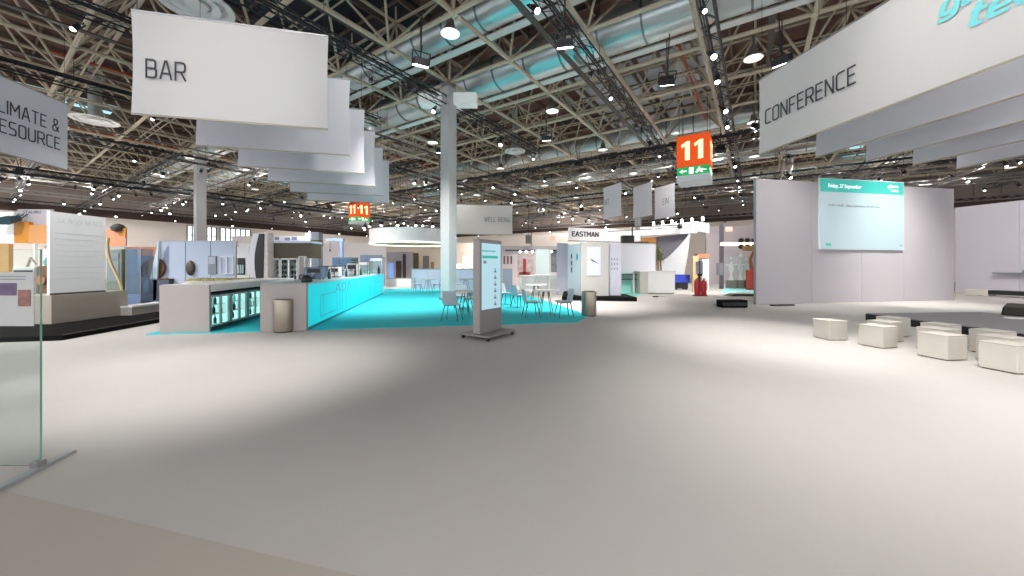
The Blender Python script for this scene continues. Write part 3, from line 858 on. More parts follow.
def at_bar(x, y): return Vector((x, y, 0))
LB = Vector((-7.76, 8.03, .012)); W1 = .965
t = thing('bar_counter', 'left bar counter with taupe end block and glass fridges along its side', 'counter', LB, R(3))
t.rotation_euler = (0, 0, BR)
m = MB(); m.bbox(0, W1, 0, .06, 0, 1.066, .004); m.build('end_panel', M_TAUPE, t)
m = MB(); m.box(.0, .04, .06, 4.85, 0, .9); m.build('side_panel', M_TAUPE, t)
m = MB(); m.bbox(0, W1, .06, 4.85, .90, 1.07, .006); m.build('worktop', M_WHITE, t)
m = MB(); m.box(.3, .34, .06, 3.3, 0, .9); m.build('inner_panel', M_TAUPE, t)
m = MB(); m.box(.04, W1, 3.5, 4.8, 0.02, .9); m.build('cupboard_front', M_WHITE, t)

fr = thing('bar_fridge', 'x', 'fridge', (0, 0, 0), BR, 'glass door fridges under the bar counter')
def fridge_parts(root, w=.79, d=.6, h=.84):
    # front faces local +x; runs along local y
    m = MB(); m.box(0, d, 0, .03, .02, h); m.box(0, d, w - .03, w, .02, h); m.box(0, d, 0, w, h - .03, h); m.box(0, d, 0, w, .02, .12); m.box(0, .03, 0, w, .02, h)
    m.build('cabinet', M_FRIDGE, root)
    m = MB(); m.box(.03, .05, .03, w - .03, .12, h - .03); m.box(.05, d - .02, .03, .04, .12, h - .03); m.box(.05, d - .02, w - .04, w - .03, .12, h - .03); m.box(.05, d - .02, .03, w - .03, .11, .122); m.box(.05, d - .02, .03, w - .03, h - .04, h - .03); m.build('interior', M_FRIN, root)
    m = MB()
    for z in (.34, .57): m.box(.05, d - .06, .03, w - .03, z, z + .012)
    m.build('shelf', M_SHELF, root)
    for q in (0, 1):
        y0 = .02 + q * (w / 2 - .01); y1 = y0 + w / 2 - .03
        f = MB(); f.box(d, d + .035, y0, y0 + .03, .1, h - .03); f.box(d, d + .035, y1 - .03, y1, .1, h - .03); f.box(d, d + .035, y0 + .03, y1 - .03, .1, .14); f.box(d, d + .035, y0 + .03, y1 - .03, h - .075, h - .03)
        dr = f.build('door', M_SHELF, root)
        g = MB(); g.box(d + .012, d + .02, y0 + .03, y1 - .03, .14, h - .075); g.build('glass', M_GLASS, dr)
fridge_parts(fr)
fo = LB + D1 * (W1 - .64)
names = ['nearest to the taupe end block', 'second along the counter', 'third, beside the taupe bar block', 'fourth, half hidden by the taupe bar block']
for k in range(4):
    o = fr if k == 0 else dup(fr)
    o.location = fo + D2 * (.07 + .82 * k) + Vector((0, 0, 0.0)); o['label'] = 'under-counter fridge with lit glass doors, ' + names[k]
bt = {}
def bottle(kind):
    o = bpy.data.objects.get('bottle_' + kind)
def bottle_mesh(h, r, m_, name='bottle'):
    m = MB(); m.lathe([(r * .9, 0), (r, .01), (r, h * .6), (r * .4, h * .78), (r * .36, h * .98), (r * .42, h)], 10)
    return m.build(name, m_)
protos = [bottle_mesh(.2, .033, M_GREENB), bottle_mesh(.2, .033, M_DARKB), bottle_mesh(.2, .033, M_CLEARB)]
used = [0, 0, 0]
shn = ['on the lowest level', 'on the middle shelf', 'on the top shelf']
cols = ['green', 'dark', 'pale']
for k in range(3):
    for lv, z in enumerate((.12, .352, .582)):
        for q in range(6):
            if (k + lv + q) % 5 == 4: continue
            c = 0 if (k == 0 and q < 3) else (1 if (k + lv + q // 2) % 2 else 2)
            o = protos[c] if used[c] == 0 else protos[c].copy()
            if used[c]: COL.objects.link(o)
            used[c] += 1
            o.location = fo + D1 * (.47 if q % 2 else .38) + D2 * (.07 + .82 * k + .1 + .118 * q) + Vector((0, 0, z))
            tag(o, '%s bottle, %s place %s, fridge %s' % (cols[c], ORD[q], shn[lv], names[k]), 'bottle', '%s bottles %s of the fridge %s' % (cols[c], shn[lv], names[k]))

RB = Vector((-5.67, 8.22, .012)); W2 = .955; LBAR = 11.7
t = thing('bar_counter', 'long bar counter with taupe end block and glowing cyan side panel', 'counter', RB, BR)
m = MB(); m.bbox(0, W2, 0, .12, 0, 1.09, .004); m.build('end_block', M_TAUPE, t)
m = MB(); m.box(0, .05, .12, LBAR, 0, 1.05); m.build('back_panel', M_TAUPE, t)
m = MB(); m.box(.05, W2 - .06, .12, LBAR, .1, .14); m.build('lower_shelf', M_WHITE, t)
m = MB(); m.box(0, W2, .12, LBAR, 1.04, 1.09); m.build('worktop', mat('pale_aqua_top', '#bfe0e4', .4), t)
p = MB(); p.box(W2 - .05, W2, .12, LBAR - .3, .06, 1.04); pn = p.build('glowing_panel', M_CYANP, t)
m = MB(); m.box(W2 - .01, W2 + .004, .12, LBAR - .3, .0, .06)
m.build('kick_plate', mat('teal_kick', '#2a8a96', .5), t)
m = MB(); m.box(.05, W2, LBAR - .3, LBAR, 0, 1.04); m.build('far_end_block', M_WHITE, t)
m = MB()
for y, z0, z1 in ((1.0, .2, .72), (1.25, .25, .72), (2.5, .15, .68), (2.8, .15, .68), (3.1, .15, .68), (3.6, .15, .7), (4.1, .2, .7)):
    m.box(W2, W2 + .006, y, y + .022, z0, z1)
m.box(W2, W2 + .006, 1.0, 2.4, .18, .205); m.box(W2, W2 + .006, 1.0, 2.4, .72, .745); m.box(W2, W2 + .006, 7.6, 7.62, .2, .9)
m.build('line_drawing', M_ROSE, t)
sign_text('ADA Y', t, W2 + .003, 2.3, .70, .26, M_ROSE, width=3.0, rotz=R(90))

# ---- things on the bar
def on_bar(y, x=.5): return RB + D1 * x + D2 * y + Vector((0, 0, 1.09))
def small_machine(y, x, w, d, h, mm, label, name='coffee_machine', cat='coffee machine', seed=0):
    t = thing(name, label, cat, on_bar(y, x), BR)
    m = MB(); m.bbox(-w / 2, w / 2, -d / 2, d / 2, 0.03, h, .015); m.build('body', mm, t)
    m = MB(); m.box(-w / 2 + .04, w / 2 - .04, -d / 2 - .015, -d / 2, h * .55, h * .88); m.build('control_panel', M_BLACK, t)
    m = MB(); m.tube((0, -d / 2 - .04, h * .5), (0, -d / 2 - .04, h * .35), .02, 8); m.box(-.05, .05, -d / 2 - .06, -d / 2, h * .48, h * .55); m.build('spout', M_STEEL, t)
    m = MB(); m.box(-w / 2 + .02, w / 2 - .02, -d / 2 - .1, -d / 2, .02, .05); m.build('drip_tray', M_STEELD, t)
    m = MB()
    for a in (-1, 1):
        for c in (-1, 1): m.tube((a * (w / 2 - .05), c * (d / 2 - .05), 0), (a * (w / 2 - .05), c * (d / 2 - .05), .04), .02, 6)
    m.build('foot', M_BLACK, t)
    return t
def open_rack(y, x, w, d, h, label, name='glass_rack', cat='rack', nlev=3, mm=M_STEELD):
    t = thing(name, label, cat, on_bar(y, x), BR)
    m = MB()
    for a in (-1, 1):
        for c in (-1, 1): m.tube((a * w / 2, c * d / 2, 0), (a * w / 2, c * d / 2, h), .012, 5)
    for z in [h * (i + 1) / nlev for i in range(nlev)]:
        for c in (-1, 1): m.tube((-w / 2, c * d / 2, z), (w / 2, c * d / 2, z), .01, 4)
        for a in (-1, 1): m.tube((a * w / 2, -d / 2, z), (a * w / 2, d / 2, z), .01, 4)
    m.build('frame', mm, t)
    m = MB()
    for z in [.02] + [h * (i + 1) / nlev for i in range(nlev)]: m.box(-w / 2, w / 2, -d / 2, d / 2, z - .008, z + .004)
    m.build('shelf', M_SHELF, t)
    return t
small_machine(2.6, .35, .42, .4, .36, M_BLUEM, 'blue grey coffee machine on the cyan bar', 'coffee_machine')
open_rack(3.6, .35, .4, .35, .4, 'dark wire rack on the cyan bar beside the coffee machine')
small_machine(4.6, .35, .35, .35, .36, M_WHITE, 'small white machine halfway along the cyan bar', 'water_boiler', 'boiler')
open_rack(5.9, .45, .7, .4, .7, 'tall frame rack halfway along the cyan bar')
small_machine(7.0, .4, .4, .4, .5, M_LILAC, 'pale lilac machine on the far half of the cyan bar', 'coffee_grinder', 'grinder')
open_rack(8.2, .4, .8, .4, .6, 'wide low rack on the far half of the cyan bar')
# black kettle on the end block
t = thing('kettle', 'squat black kettle on the taupe end of the cyan bar', 'kettle', on_bar(.55, .78), BR)
m = MB(); m.lathe([(.11, 0), (.125, .03), (.12, .1), (.07, .16), (.02, .18)], 14); m.build('body', M_BLACK, t)
m = MB(); m.path([(-.1, 0, .06), (-.17, 0, .1), (-.16, 0, .17), (-.05, 0, .18)], .014, 6); m.build('handle', M_BLACK, t)
m = MB(); m.tube((.1, 0, .08), (.19, 0, .15), .025, 8, .014); m.build('spout', M_BLACK, t)
# black bottle on the far end
o = bottle_mesh(.42, .06, M_BLACK); o.location = on_bar(10.6, .85); tag(o, 'tall black bottle at the far end of the cyan bar', 'bottle')
for k, (y, c) in enumerate(((3.0, 1), (3.15, 2), (5.1, 1), (5.25, 2), (6.5, 1), (7.5, 1), (7.65, 0), (9.2, 2), (9.4, 1), (9.6, 2))):
    o = protos[c].copy(); COL.objects.link(o); o.location = on_bar(y, .6); o.scale = (1.3, 1.3, 1.5)
    tag(o, '%s bottle standing on the cyan bar top, number %s from the near end' % (cols[c], ['one', 'two', 'three', 'four', 'five', 'six', 'seven', 'eight', 'nine', 'ten'][k]), 'bottle', 'bottles on the cyan bar')

# ---------------------------------------------------------------- waste bins
def bin_(px, py, label):
    Y = 547.5 / (py - 266); t = thing('waste_bin', label, 'bin', (gp(px, Y), Y + .15, 0), R(-15))
    pr_ = lambda w_, z: (w_, z)
    m = MB(); m.lathe([(.215, .03), (.22, .05), (.22, .70), (.21, .735), (.17, .74)], 28, sy=.85); m.build('body', M_STEEL, t)
    m = MB(); m.lathe([(.17, .738), (.165, .75), (.10, .752), (.09, .70)], 28, sy=.85, close=False); m.build('rim', M_STEELD, t)
    m = MB(); m.lathe([(.001, .69), (.1, .69), (.1, .70), (.001, .70)], 20, sy=.85, close=False); m.build('opening', M_BLACK, t)
    m = MB(); m.lathe([(.2, 0), (.2, .03)], 24, sy=.85); m.build('base', M_STEELD, t)
bin_(279, 333, 'steel waste bin in front of the taupe bar end')
bin_(590, 316.5, 'steel waste bin at the right edge of the teal carpet')

# ---------------------------------------------------------------- upright display
t = thing('display_kiosk', 'tall grey upright display on castors with a pale cyan screen', 'display', (-.50, 7.78, 0), RR + R(90))
# local x runs along U2 (screen face), local y along -U1
w, d, H = .76, .19, 2.05
ox, oy = -.40, -.09
m = MB(); m.bbox(ox - .08, ox + w + .12, oy - .28, oy + d + .28, .07, .11, .012); m.build('base_plate', M_KIOSK, t)
for a in (ox - .03, ox + w + .07):
    for c in (oy - .23, oy + d + .23):
        m = MB(); m.tube((a, c - .02, .035), (a, c + .02, .035), .035, 12); m.build('castor', M_BLACK, t)
m = MB(); m.bbox(ox, ox + w, oy, oy + d, .11, H, .012); m.build('body', M_KIOSK, t)
m = MB(); m.box(ox - .004, ox, oy + .012, oy + d - .012, .12, H - .02); m.build('side_cover', M_KIOSKS, t)
m = MB(); m.box(ox + .05, ox + w - .05, oy - .006, oy, .60, 1.97); sc = m.build('screen', M_SCREENC, t)
m = MB(); yy = oy - .008
m.box(ox + .06, ox + .52, yy, yy + .002, 1.80, 1.825); m.box(ox + .06, ox + .6, yy, yy + .002, 1.66, 1.715)
m.build('screen_header', M_SCREENT, sc)
m = MB(); m.box(ox + .1, ox + .2, yy, yy + .002, 1.55, 1.61)
for k in range(6):
    z = 1.36 - k * .14
    m.vprism([(ox + .46, z), (ox + .56, z), (ox + .545, z + .04), (ox + .52, z + .045), (ox + .52, z + .09), (ox + .49, z + .09), (ox + .49, z + .045), (ox + .47, z + .03)], yy, yy + .002)
m.build('screen_icons', M_SCREENG, sc)

# ---------------------------------------------------------------- cafe chairs and tables
def chair_proto(shell=M_CHAIR):
    t = thing('cafe_chair', 'x', 'chair', (0, 0, 0), 0, 'cafe chairs on the teal carpet')
    def seat(u, v):   # u across, v front to back
        x = (u - .5) * .44; y = (v - .5) * .42
        return (x, y, .455 + .06 * (2 * u - 1) ** 2 * .5 - .012 * math.sin(math.pi * v))
    m = MB()
    m.bbox(-.22, .22, -.21, .21, .44, .475, .02); m.build('seat', shell, t)
    P = []
    def back(u, v):
        x = (u - .5) * (.44 - .06 * v); return (x, .20 + .07 * v - .05 * (2 * u - 1) ** 2, .45 + .37 * v)
    m = MB(); m.grid(back, 8, 6, .018); m.build('backrest', shell, t)
    for sx in (-1, 1):
        for sy in (-1, 1):
            m = MB(); m.tube((sx * .15, sy * .14, .445), (sx * .24, sy * .22, 0), .014, 6, .011); m.build('leg', M_LEG, t)
    m = MB(); m.tube((-.15, -.14, .43), (.15, -.14, .43), .01, 5); m.tube((-.15, .14, .43), (.15, .14, .43), .01, 5); m.tube((-.15, -.14, .43), (-.15, .14, .43), .01, 5); m.tube((.15, -.14, .43), (.15, .14, .43), .01, 5); m.build('seat_frame', M_LEG, t)
    return t
ch = chair_proto(); firstc = True
def chair(px, py, rz, label):
    global firstc
    Y = 547.5 / (py - 266); o = ch if firstc else dup(ch); firstc = False
    o.location = (gp(px, Y), Y, .012); o.rotation_euler = (0, 0, rz); o['label'] = label
def table(px, Y, label, first=[None], wood=False, r=.42):
    if first[0] is None:
        t = thing('cafe_table', label, 'table', (0, 0, 0), 0, 'round cafe tables on the teal carpet')
        m = MB(); m.lathe([(r * .97, .72), (r, .73), (r, .745), (r * .98, .75)], 28); m.build('table_top', M_WHITE, t)
        for k in range(4):
            a = k * math.pi / 2 + .5
            m = MB(); m.tube((.10 * math.cos(a), .10 * math.sin(a), .72), (.27 * math.cos(a), .27 * math.sin(a), 0), .016, 6, .012); m.build('leg', M_WLEG, t)
        m = MB(); m.box(-.13, .13, -.13, .13, .70, .722); m.build('top_bracket', M_LEG, t)
        first[0] = t; o = t
    else: o = dup(first[0])
    o['label'] = label; o.location = (gp(px, Y), Y, .012)
    return o
table(546, 11.3, 'round white table nearest to the right edge of the teal carpet')
chair(531, 317.5, R(100), 'pale shell chair left of the nearest white table, right of the upright display')
chair(564, 317.5, R(-80), 'pale shell chair between the nearest white table and the steel bin')
table(536, 14.6, 'round white table behind the nearest one, right of the upright display')
chair(508, 305, R(70), 'blue-lit shell chair just right of the upright display screen')
chair(519, 308, R(120), 'blue-lit shell chair second from the upright display')
table(466, 10.9, 'round white table just left of the upright display')
chair(452, 321, R(170), 'pale shell chair with its back to the viewer, left of the upright display')
chair(461, 309, R(10), 'blue-lit shell chair beyond the table left of the upright display')
chair(471, 312, R(-60), 'shell chair half hidden behind the upright display')
table(428, 20.5, 'far round table near the lilac partition, left of the grey column')
chair(418, 292, R(90), 'far shell chair left of the far table by the partition')
chair(437, 292, R(-90), 'far shell chair touching the grey column in view')
table(466, 20.3, 'far round table between grey column and upright display')
chair(457, 291.5, R(90), 'far shell chair just right of the grey column')

# ================================================================ presentation wall, stage, seats
PW0 = Vector((9.50, 14.2, 0)); PW1 = Vector((19.5, 16.1, 0)); dv = PW1 - PW0; PL = dv.length; PH = 4.9
t = thing('presentation_wall', 'tall pale lilac presentation wall carrying the teal-headed screen', 'wall panel', PW0, math.atan2(dv.y, dv.x))
edges = [0, 2.62, 5.1, 7.35, PL]
for a, c in zip(edges, edges[1:]):
    m = MB(); m.bbox(a + .004, c - .004, 0, .1, 0, PH, .008); m.build('panel', M_WALLP, t)
m = MB(); m.box(-.02, 0, 0, .1, 0, PH); m.build('edge_trim', M_GINK, t)
for x_ in (1.4, 3.2, 6.0, PL - .8):
    m = MB(); m.box(x_, x_ + .08, .1, 1.2, 0, .06); m.tube((x_ + .04, 1.15, .03), (x_ + .04, .12, 3.2), .03, 6); m.build('rear_brace', M_ALU, t)
s = thing('projection_screen', 'large pale projection screen with teal header on the lilac wall', 'screen', PW0 + dv.normalized() * 0, math.atan2(dv.y, dv.x))
xa, xb, za, zb = 2.93, 7.20, 2.2, 5.02
m = MB(); m.box(xa - .03, xb + .03, -.08, -.005, za - .03, zb + .03); m.build('frame', mat('screen_edge', '#d5e2e4', .4), s)
m = MB(); m.box(xa, xb, -.086, -.078, za, zb - .52); m.build('display', M_SCREEN, s)
m = MB(); m.box(xa, xb, -.086, -.078, zb - .52, zb); m.build('header', M_SCREENT, s)
text('Friday, 27 September', s, xa + .38, -.092, zb - .34, .15, M_SCREENW, width=1.65)
text('glass', s, xb - .85, -.092, zb - .23, .13, M_SCREENW, width=.55); text('tec', s, xb - .70, -.092, zb - .40, .13, M_SCREENW, width=.40)
text('11:15 - 11:45   Glass technology live program', s, xa + .40, -.092, za + 1.72, .085, M_SCREENG, width=2.6, offset=.02)
m = MB(); m.box(xa + .25, xa + .5, -.09, -.086, za + .12, za + .22); m.build('corner_mark', M_SCREENT, s)
m = MB(); m.box(xb - .2, xb - .08, -.09, -.086, za + .14, za + .18); m.build('page_mark', M_SCREENG, s)

# side wall on the right
A = Vector((25.5, 21.0, 0)); B = Vector((28.2, 7.0, 0)); dv = B - A; L = dv.length
t = thing('partition_wall', 'lilac partition wall at the right edge behind the stage', 'wall panel', A, math.atan2(dv.y, dv.x))
for k in range(6):
    m = MB(); m.bbox(L * k / 6 + .005, L * (k + 1) / 6 - .005, 0, .2, 0, 4.85, .008); m.build('panel', M_LILAC, t)
m = MB(); m.box(1.6, L - .3, -.35, -.01, 1.1, 1.16); m.box(2.6, 2.66, -.3, -.26, 1.16, 1.3); m.build('wall_ledge', M_GINK, t)
t = thing('low_bench', 'long low black bench at the foot of the right partition wall', 'bench', (24.0, 18.8, 0), math.atan2(dv.y, dv.x))
m = MB(); m.box(.6, 9, -.5, .1, .1, .3); m.build('top', M_BLACK, t)
m = MB(); m.box(-.2, .6, -.5, .1, .02, .3); m.build('cream_end', M_SEAT, t)
for k in range(6): 
    m = MB(); m.box(.2 + k * 1.7, .3 + k * 1.7, -.45, .05, 0, .1); m.build('leg', M_STEELD, t)

m = MB(); m.prism([(9.83, 10.15), (10.05, 4.6), (14.6, 4.6), (13.35, 10.45)], 0, .17)
t = thing('stage_platform', 'low dark grey stage platform behind the cube seats', 'stage')
m.build('platform', M_STAGEB, t)
m = MB(); m.prism([(9.85, 10.13), (10.07, 4.62), (14.58, 4.62), (13.33, 10.43)], .17, .19); m.build('carpet_top', M_STAGE, t)
# bag-like black monitor wedge
t = thing('stage_monitor', 'black rounded stage monitor lying on the stage at the right edge', 'monitor speaker', (13.6, 9.65, .19), R(20))
m = MB(); m.vprism([(-.4, 0), (.45, 0), (.42, .16), (.22, .27), (-.05, .3), (-.3, .2)], -.3, .3); m.build('cabinet', M_BLACK, t)
m = MB(); m.vprism([(-.38, .03), (-.28, .19), (-.05, .29), (-.08, .31), (-.31, .215), (-.41, .04)], -.26, .26); m.build('grille', M_STEELD, t)
t = thing('floor_strip_light', 'thin white cable ramp on the stage by the black monitor', 'cable ramp', (13.0, 9.0, .19), R(-15))
m = MB(); m.vprism([(-.6, 0), (.9, 0), (.86, .02), (-.56, .02)], -.12, .12); m.build('ramp', M_WHITE, t)

seat = thing('cube_seat', 'x', 'seat', (0, 0, 0), BR, 'cream cube seats beside the stage')
a, h = .385, .40
m = MB(); m.bbox(0, a, 0, a, 0.012, h, .012); m.build('body', M_SEAT, seat)
m = MB(); m.box(.03, a - .03, .03, a - .03, 0, .012); m.build('foot', M_BLACK, seat)
m = MB()
for zs in (h - .012, .02):
    for p_, q_ in (((0, 0), (a, 0)), ((a, 0), (a, a)), ((a, a), (0, a)), ((0, a), (0, 0))): m.tube((p_[0], p_[1], zs), (q_[0], q_[1], zs), .005, 4)
m.build('seam', M_PIP, seat)
S = [(6.36, 7.32, 2, 'cream cube seat standing apart at the left end of the group'),
     (6.70, 6.58, 16, 'cream cube seat second from the left in the front row'),
     (6.86, 5.75, 8, 'cream cube seat in the middle of the front row'),
     (6.97, 5.03, 10, 'nearest cream cube seat at the right edge'),
     (7.34, 7.10, 12, 'cream cube seat half hidden behind the second front seat'),
     (8.08, 7.64, 14, 'rear cream cube seat against the dark stage corner'),
     (7.44, 6.28, 11, 'cream cube seat directly behind the middle front seat'),
     (8.08, 6.78, 12, 'rear cream cube seat behind the middle pair, by the stage edge'),
     (7.56, 5.52, 11, 'cream cube seat directly behind the nearest one'),
     (8.12, 6.05, 13, 'rear cream cube seat behind the nearest pair')]
for k, (x, y, r, lab) in enumerate(S):
    o = seat if k == 0 else dup(seat)
    o.location = (x, y, 0); o.rotation_euler = (0, 0, R(r)); o['label'] = lab
# black floor boxes
def floor_box(px0, px1, py, h, d, label, mm=M_PLINTH):
    Y = 547.5 / (py - 266); x0, x1 = gp(px0, Y), gp(px1, Y)
    t = thing('floor_box', label, 'box', (x0, Y, 0), R(2))
    m = MB(); m.bbox(0, x1 - x0, 0, d, .015, h, .01); m.build('case', mm, t)
    m = MB(); m.box(.03, x1 - x0 - .03, -.01, 0, h * .25, h * .7); m.build('front_slot', M_BLACK, t)
    m = MB(); 
    for a in (.05, x1 - x0 - .1): m.box(a, a + .05, .03, d - .03, 0, .02)
    m.build('foot', M_BLACK, t)
floor_box(722, 748.5, 308, .28, .35, 'low dark box on the floor left of the presentation wall')
# thin black plate in front of the presentation wall
t = thing('floor_socket_plate', 'flat black plate on the floor at the foot of the presentation wall', 'floor plate', (gp(774, 13.6), 13.6, 0), R(11))
m = MB(); m.bbox(0, .95, 0, .2, 0, .05, .01); m.build('cover', M_BLACK, t)
m = MB(); m.box(.05, .9, .05, .15, .05, .058); m.build('lid', M_STEELD, t)

# ================================================================ left: glass stand, notice wall, low plinth
g = thing('glass_screen', 'upright clear glass sheet on a metal foot at the left edge', 'glass screen', (-3.47, 2.69, 0), 0)
Hg = 1.62
m = MB(); m.box(-1.35, -.002, -.004, .004, .03, Hg); m.build('glass_sheet', M_GLASS, g)
m = MB(); m.box(-.002, 0, -.006, .006, .03, Hg); m.box(-1.35, 0, -.006, .006, Hg, Hg + .002); m.build('polished_edge', M_GEDGE, g)
f = Vector((-3.53 + 3.47, 2.93 - 2.69)); q = Vector((-3.42 + 3.47, 2.38 - 2.69))
n2 = Vector((f - q).normalized()); n2 = Vector((n2.y, -n2.x)) * .028
m = MB(); m.prism([tuple(q - n2), tuple(q + n2), tuple(f + n2), tuple(f - n2)], 0, .025); m.build('metal_foot', M_FOOT, g)
m = MB(); m.bbox(-.05, .01, -.03, .03, .02, .07, .005); m.build('clamp', M_ALU, g)
p = thing('notice_board', 'grey notice sheet with two small photographs fixed on the glass sheet', 'notice', (-3.50, 2.675, 0), 0)
m = MB(); m.box(-.9, -.0, -.004, .0, 1.06, 1.455); m.build('sheet', M_PAPER, p)
m = MB(); m.box(-.35, -.125, -.007, -.004, 1.285, 1.375); m.build('photo', mat('violet_photo', '#6e5a7c', .6, noise=.5, scale=22), p)
m = MB(); m.box(-.112, -.022, -.007, -.004, 1.205, 1.325); m.build('photo', mat('red_photo', '#9a6a5f', .6, noise=.6, scale=26), p)
m = MB()
for z in (1.42, 1.4): m.box(-.5, -.06, -.0055, -.004, z, z + .006)
m.build('caption_lines', M_GINK, p)

pl = thing('stand_platform', 'low black platform under the white notice wall', 'platform', (-9.06, 7.35, 0), 0)
m = MB(); m.prism([(0, 0), (-2.1, 17.0), (-12, 15), (-9, -1.8)], 0, .10); m.build('deck', M_PLINTH, pl)
m = MB(); m.prism([(.02, .02), (-2.08, 17.0), (-2.12, 17.0), (-.02, .02)], .10, .115); m.build('edge_strip', M_STEELD, pl)

nx, ny = -11.08, 8.76
t = thing('notice_wall', 'tall white notice wall standing on a taupe base', 'display wall', (nx, ny, .1), R(90))
# local x runs away from the viewer, local -y faces the aisle
m = MB(); m.bbox(0, 1.75, -.02, .8, 0, .70, .01); m.build('base', mat('warm_taupe', '#9b9287', .5, noise=.03, scale=2), t)
m = MB(); m.box(-.0, 1.2, .02, .08, .70, 2.72); m.build('panel', mat('notice_white', '#e4e6e8', .6, noise=.03, scale=3), t)
m = MB(); m.box(0, 1.2, .0, .02, .70, .74); m.build('rail', M_STEELD, t)
sign_text('GLASS WALL', t, .16, .016, 2.46, .12, mat('faint_grey_print', '#d6d9dc', .6), width=1.0)
m = MB()
for k in range(9): m.box(.12, 1.15 - (k % 3) * .12, .014, .02, 2.2 - k * .14, 2.215 - k * .14)
m.build('print_lines', mat('faint_grey_print', '#cdd1d4'), t)
m = MB(); m.box(1.2, 1.75, .04, .055, .70, 2.2); m.build('glass_wing', M_GLASS, t)

t = thing('low_counter', 'low taupe side counter with a white top behind the notice wall base', 'counter', (-10.78, 10.35, .1), R(97))
m = MB(); m.box(0, 2.6, 0, .3, 0, .22); m.build('body', M_TAUPE, t)
m = MB(); m.box(-.01, 2.6, -.02, .32, .22, .27); m.build('top', M_WHITE, t)
t = thing('glass_case', 'tall blue-tinted glass display case beside the notice wall', 'display case', (gp(125.5, 11.6), 11.6, .1), 0)
m = MB(); m.box(0, .48, 0, .4, 0, .5); m.build('base', M_BLUEM, t)
m = MB(); m.box(0, .48, 0, .01, .5, 1.95); m.box(0, .01, 0, .4, .5, 1.95); m.box(.47, .48, 0, .4, .5, 1.95); m.build('glass', mat('blue_tinted_glass', '#bcd6ee', .05, trans=.85, ior=1.1), t)
m = MB()
for x in (0, .465): m.box(x, x + .015, -.005, .01, 0, 1.98)
m.build('corner_post', M_ALU, t)
m = MB(); m.lathe([(.05, .5), (.08, .6), (.05, .9), (.09, 1.1), (.03, 1.2)], 12, (.24, .2)); m.build('exhibit', M_WOODD, t)

def board(name, cat, label, px0, px1, y0, y1, Y, mm, th=.12, rot=0, foot=True, border=None):
    """free standing board, px span and heights given at its depth"""
    x0, x1 = gp(px0, Y), gp(px1, Y); z0 = 0 if foot else gz(y1, Y); z1 = gz(y0, Y)
    t = thing(name, label, cat, (x0, Y, 0), rot)
    m = MB(); m.bbox(0, x1 - x0, 0, th, z0, z1, .012); m.build('panel', mm, t)
    if border:
        m = MB(); w = x1 - x0; m.box(-.02, .02, -.02, th, z0, z1 + .02); m.box(w - .02, w + .02, -.02, th, z0, z1 + .02); m.box(0, w, -.02, th, z1, z1 + .03); m.build('edge_profile', border, t)
    return t, x1 - x0, z0, z1

# orange topped booth at the far left
Y = 21.0
t = thing('exhibition_booth', 'amber and orange topped exhibition booth at the far left', 'booth', (gp(-30, Y), Y, 0), 0)
x = lambda p_: gp(p_, Y) - gp(-30, Y)
m = MB(); m.box(x(-30), x(16), -.1, .1, gz(243, Y), gz(212, Y)); m.build('white_fascia', M_WHITE, t)
m = MB(); m.box(x(16.5), x(31), -.1, .1, gz(243, Y), gz(222, Y)); m.build('amber_fascia', M_ORG, t)
m = MB(); m.box(x(31), x(50), -.1, .1, gz(243.5, Y), gz(225, Y)); m.build('orange_fascia', M_ORGL, t)
m = MB(); m.box(x(15), x(50), .1, .2, gz(225, Y), gz(209, Y)); m.build('header_board', mat('header_grey', '#a9a4ab', .6), t)
text('STAUBLI', t, x(21), .09, gz(213.2, Y), .16, M_INK, width=1.0)
m = MB(); m.box(x(-30), x(11), -.1, .1, 0, gz(244, Y)); m.build('tan_wall', M_TAN, t)
m = MB(); m.box(x(11), x(50), 1.5, 1.6, 0, gz(244, Y)); m.build('back_wall', mat('booth_inner', '#e6ded8', .6), t)
m = MB(); m.box(x(35), x(36.5), -.08, .06, 0, gz(244, Y)); m.build('post', M_WHITE, t)
m = MB(); m.box(x(12), x(19), 1.4, 1.49, gz(262, Y), gz(248, Y)); m.build('light_panel', mat('booth_light', '#e8f7fa', .5, emit=1.0), t)
m = MB(); m.box(x(20), x(30), 1.4, 1.49, gz(263, Y), gz(254, Y)); m.build('picture', mat('booth_picture', '#d08a75', .6, noise=.5, scale=3), t)
m = MB()
for k in range(3):
    c = x(17 + k * 4.2); zz = gz(219, Y); m.tube((c, -.3, zz), (c + .15, -.9, zz - .25), .16, 10, .2); m.tube((c, -.2, zz), (c, .1, zz + .3), .03, 5)
m.build('fascia_spotlight', mat('teal_black', '#1f3a44', .4), t)
t = thing('machine', 'low grey exhibit machine inside the amber booth', 'machine', (gp(12, 17.5), 17.5, 0), 0)
m = MB(); m.bbox(0, 1.1, 0, .8, 0, 1.45, .04); m.build('housing', M_PAPER, t)
m = MB(); m.box(.1, 1.0, -.02, 0, .8, 1.3); m.build('window', M_BLACK, t)
m = MB(); m.tube((.2, .4, 1.45), (.5, .3, 1.9), .05, 8); m.tube((.5, .3, 1.9), (.9, .2, 1.6), .04, 8); m.build('arm', M_STEEL, t)
t = thing('machine', 'brown and green exhibit machine left of the white notice wall', 'machine', (gp(36.5, 15.5), 15.5, 0), 0)
m = MB(); m.bbox(0, .55, 0, .8, 0, 1.5, .04); m.build('housing', M_WOODD, t)
m = MB(); m.lathe([(.2, 1.5), (.24, 1.7), (.12, 2.0), (.05, 2.25)], 12, (.28, .3)); m.build('hopper', mat('sea_green', '#5f9c98', .4), t)
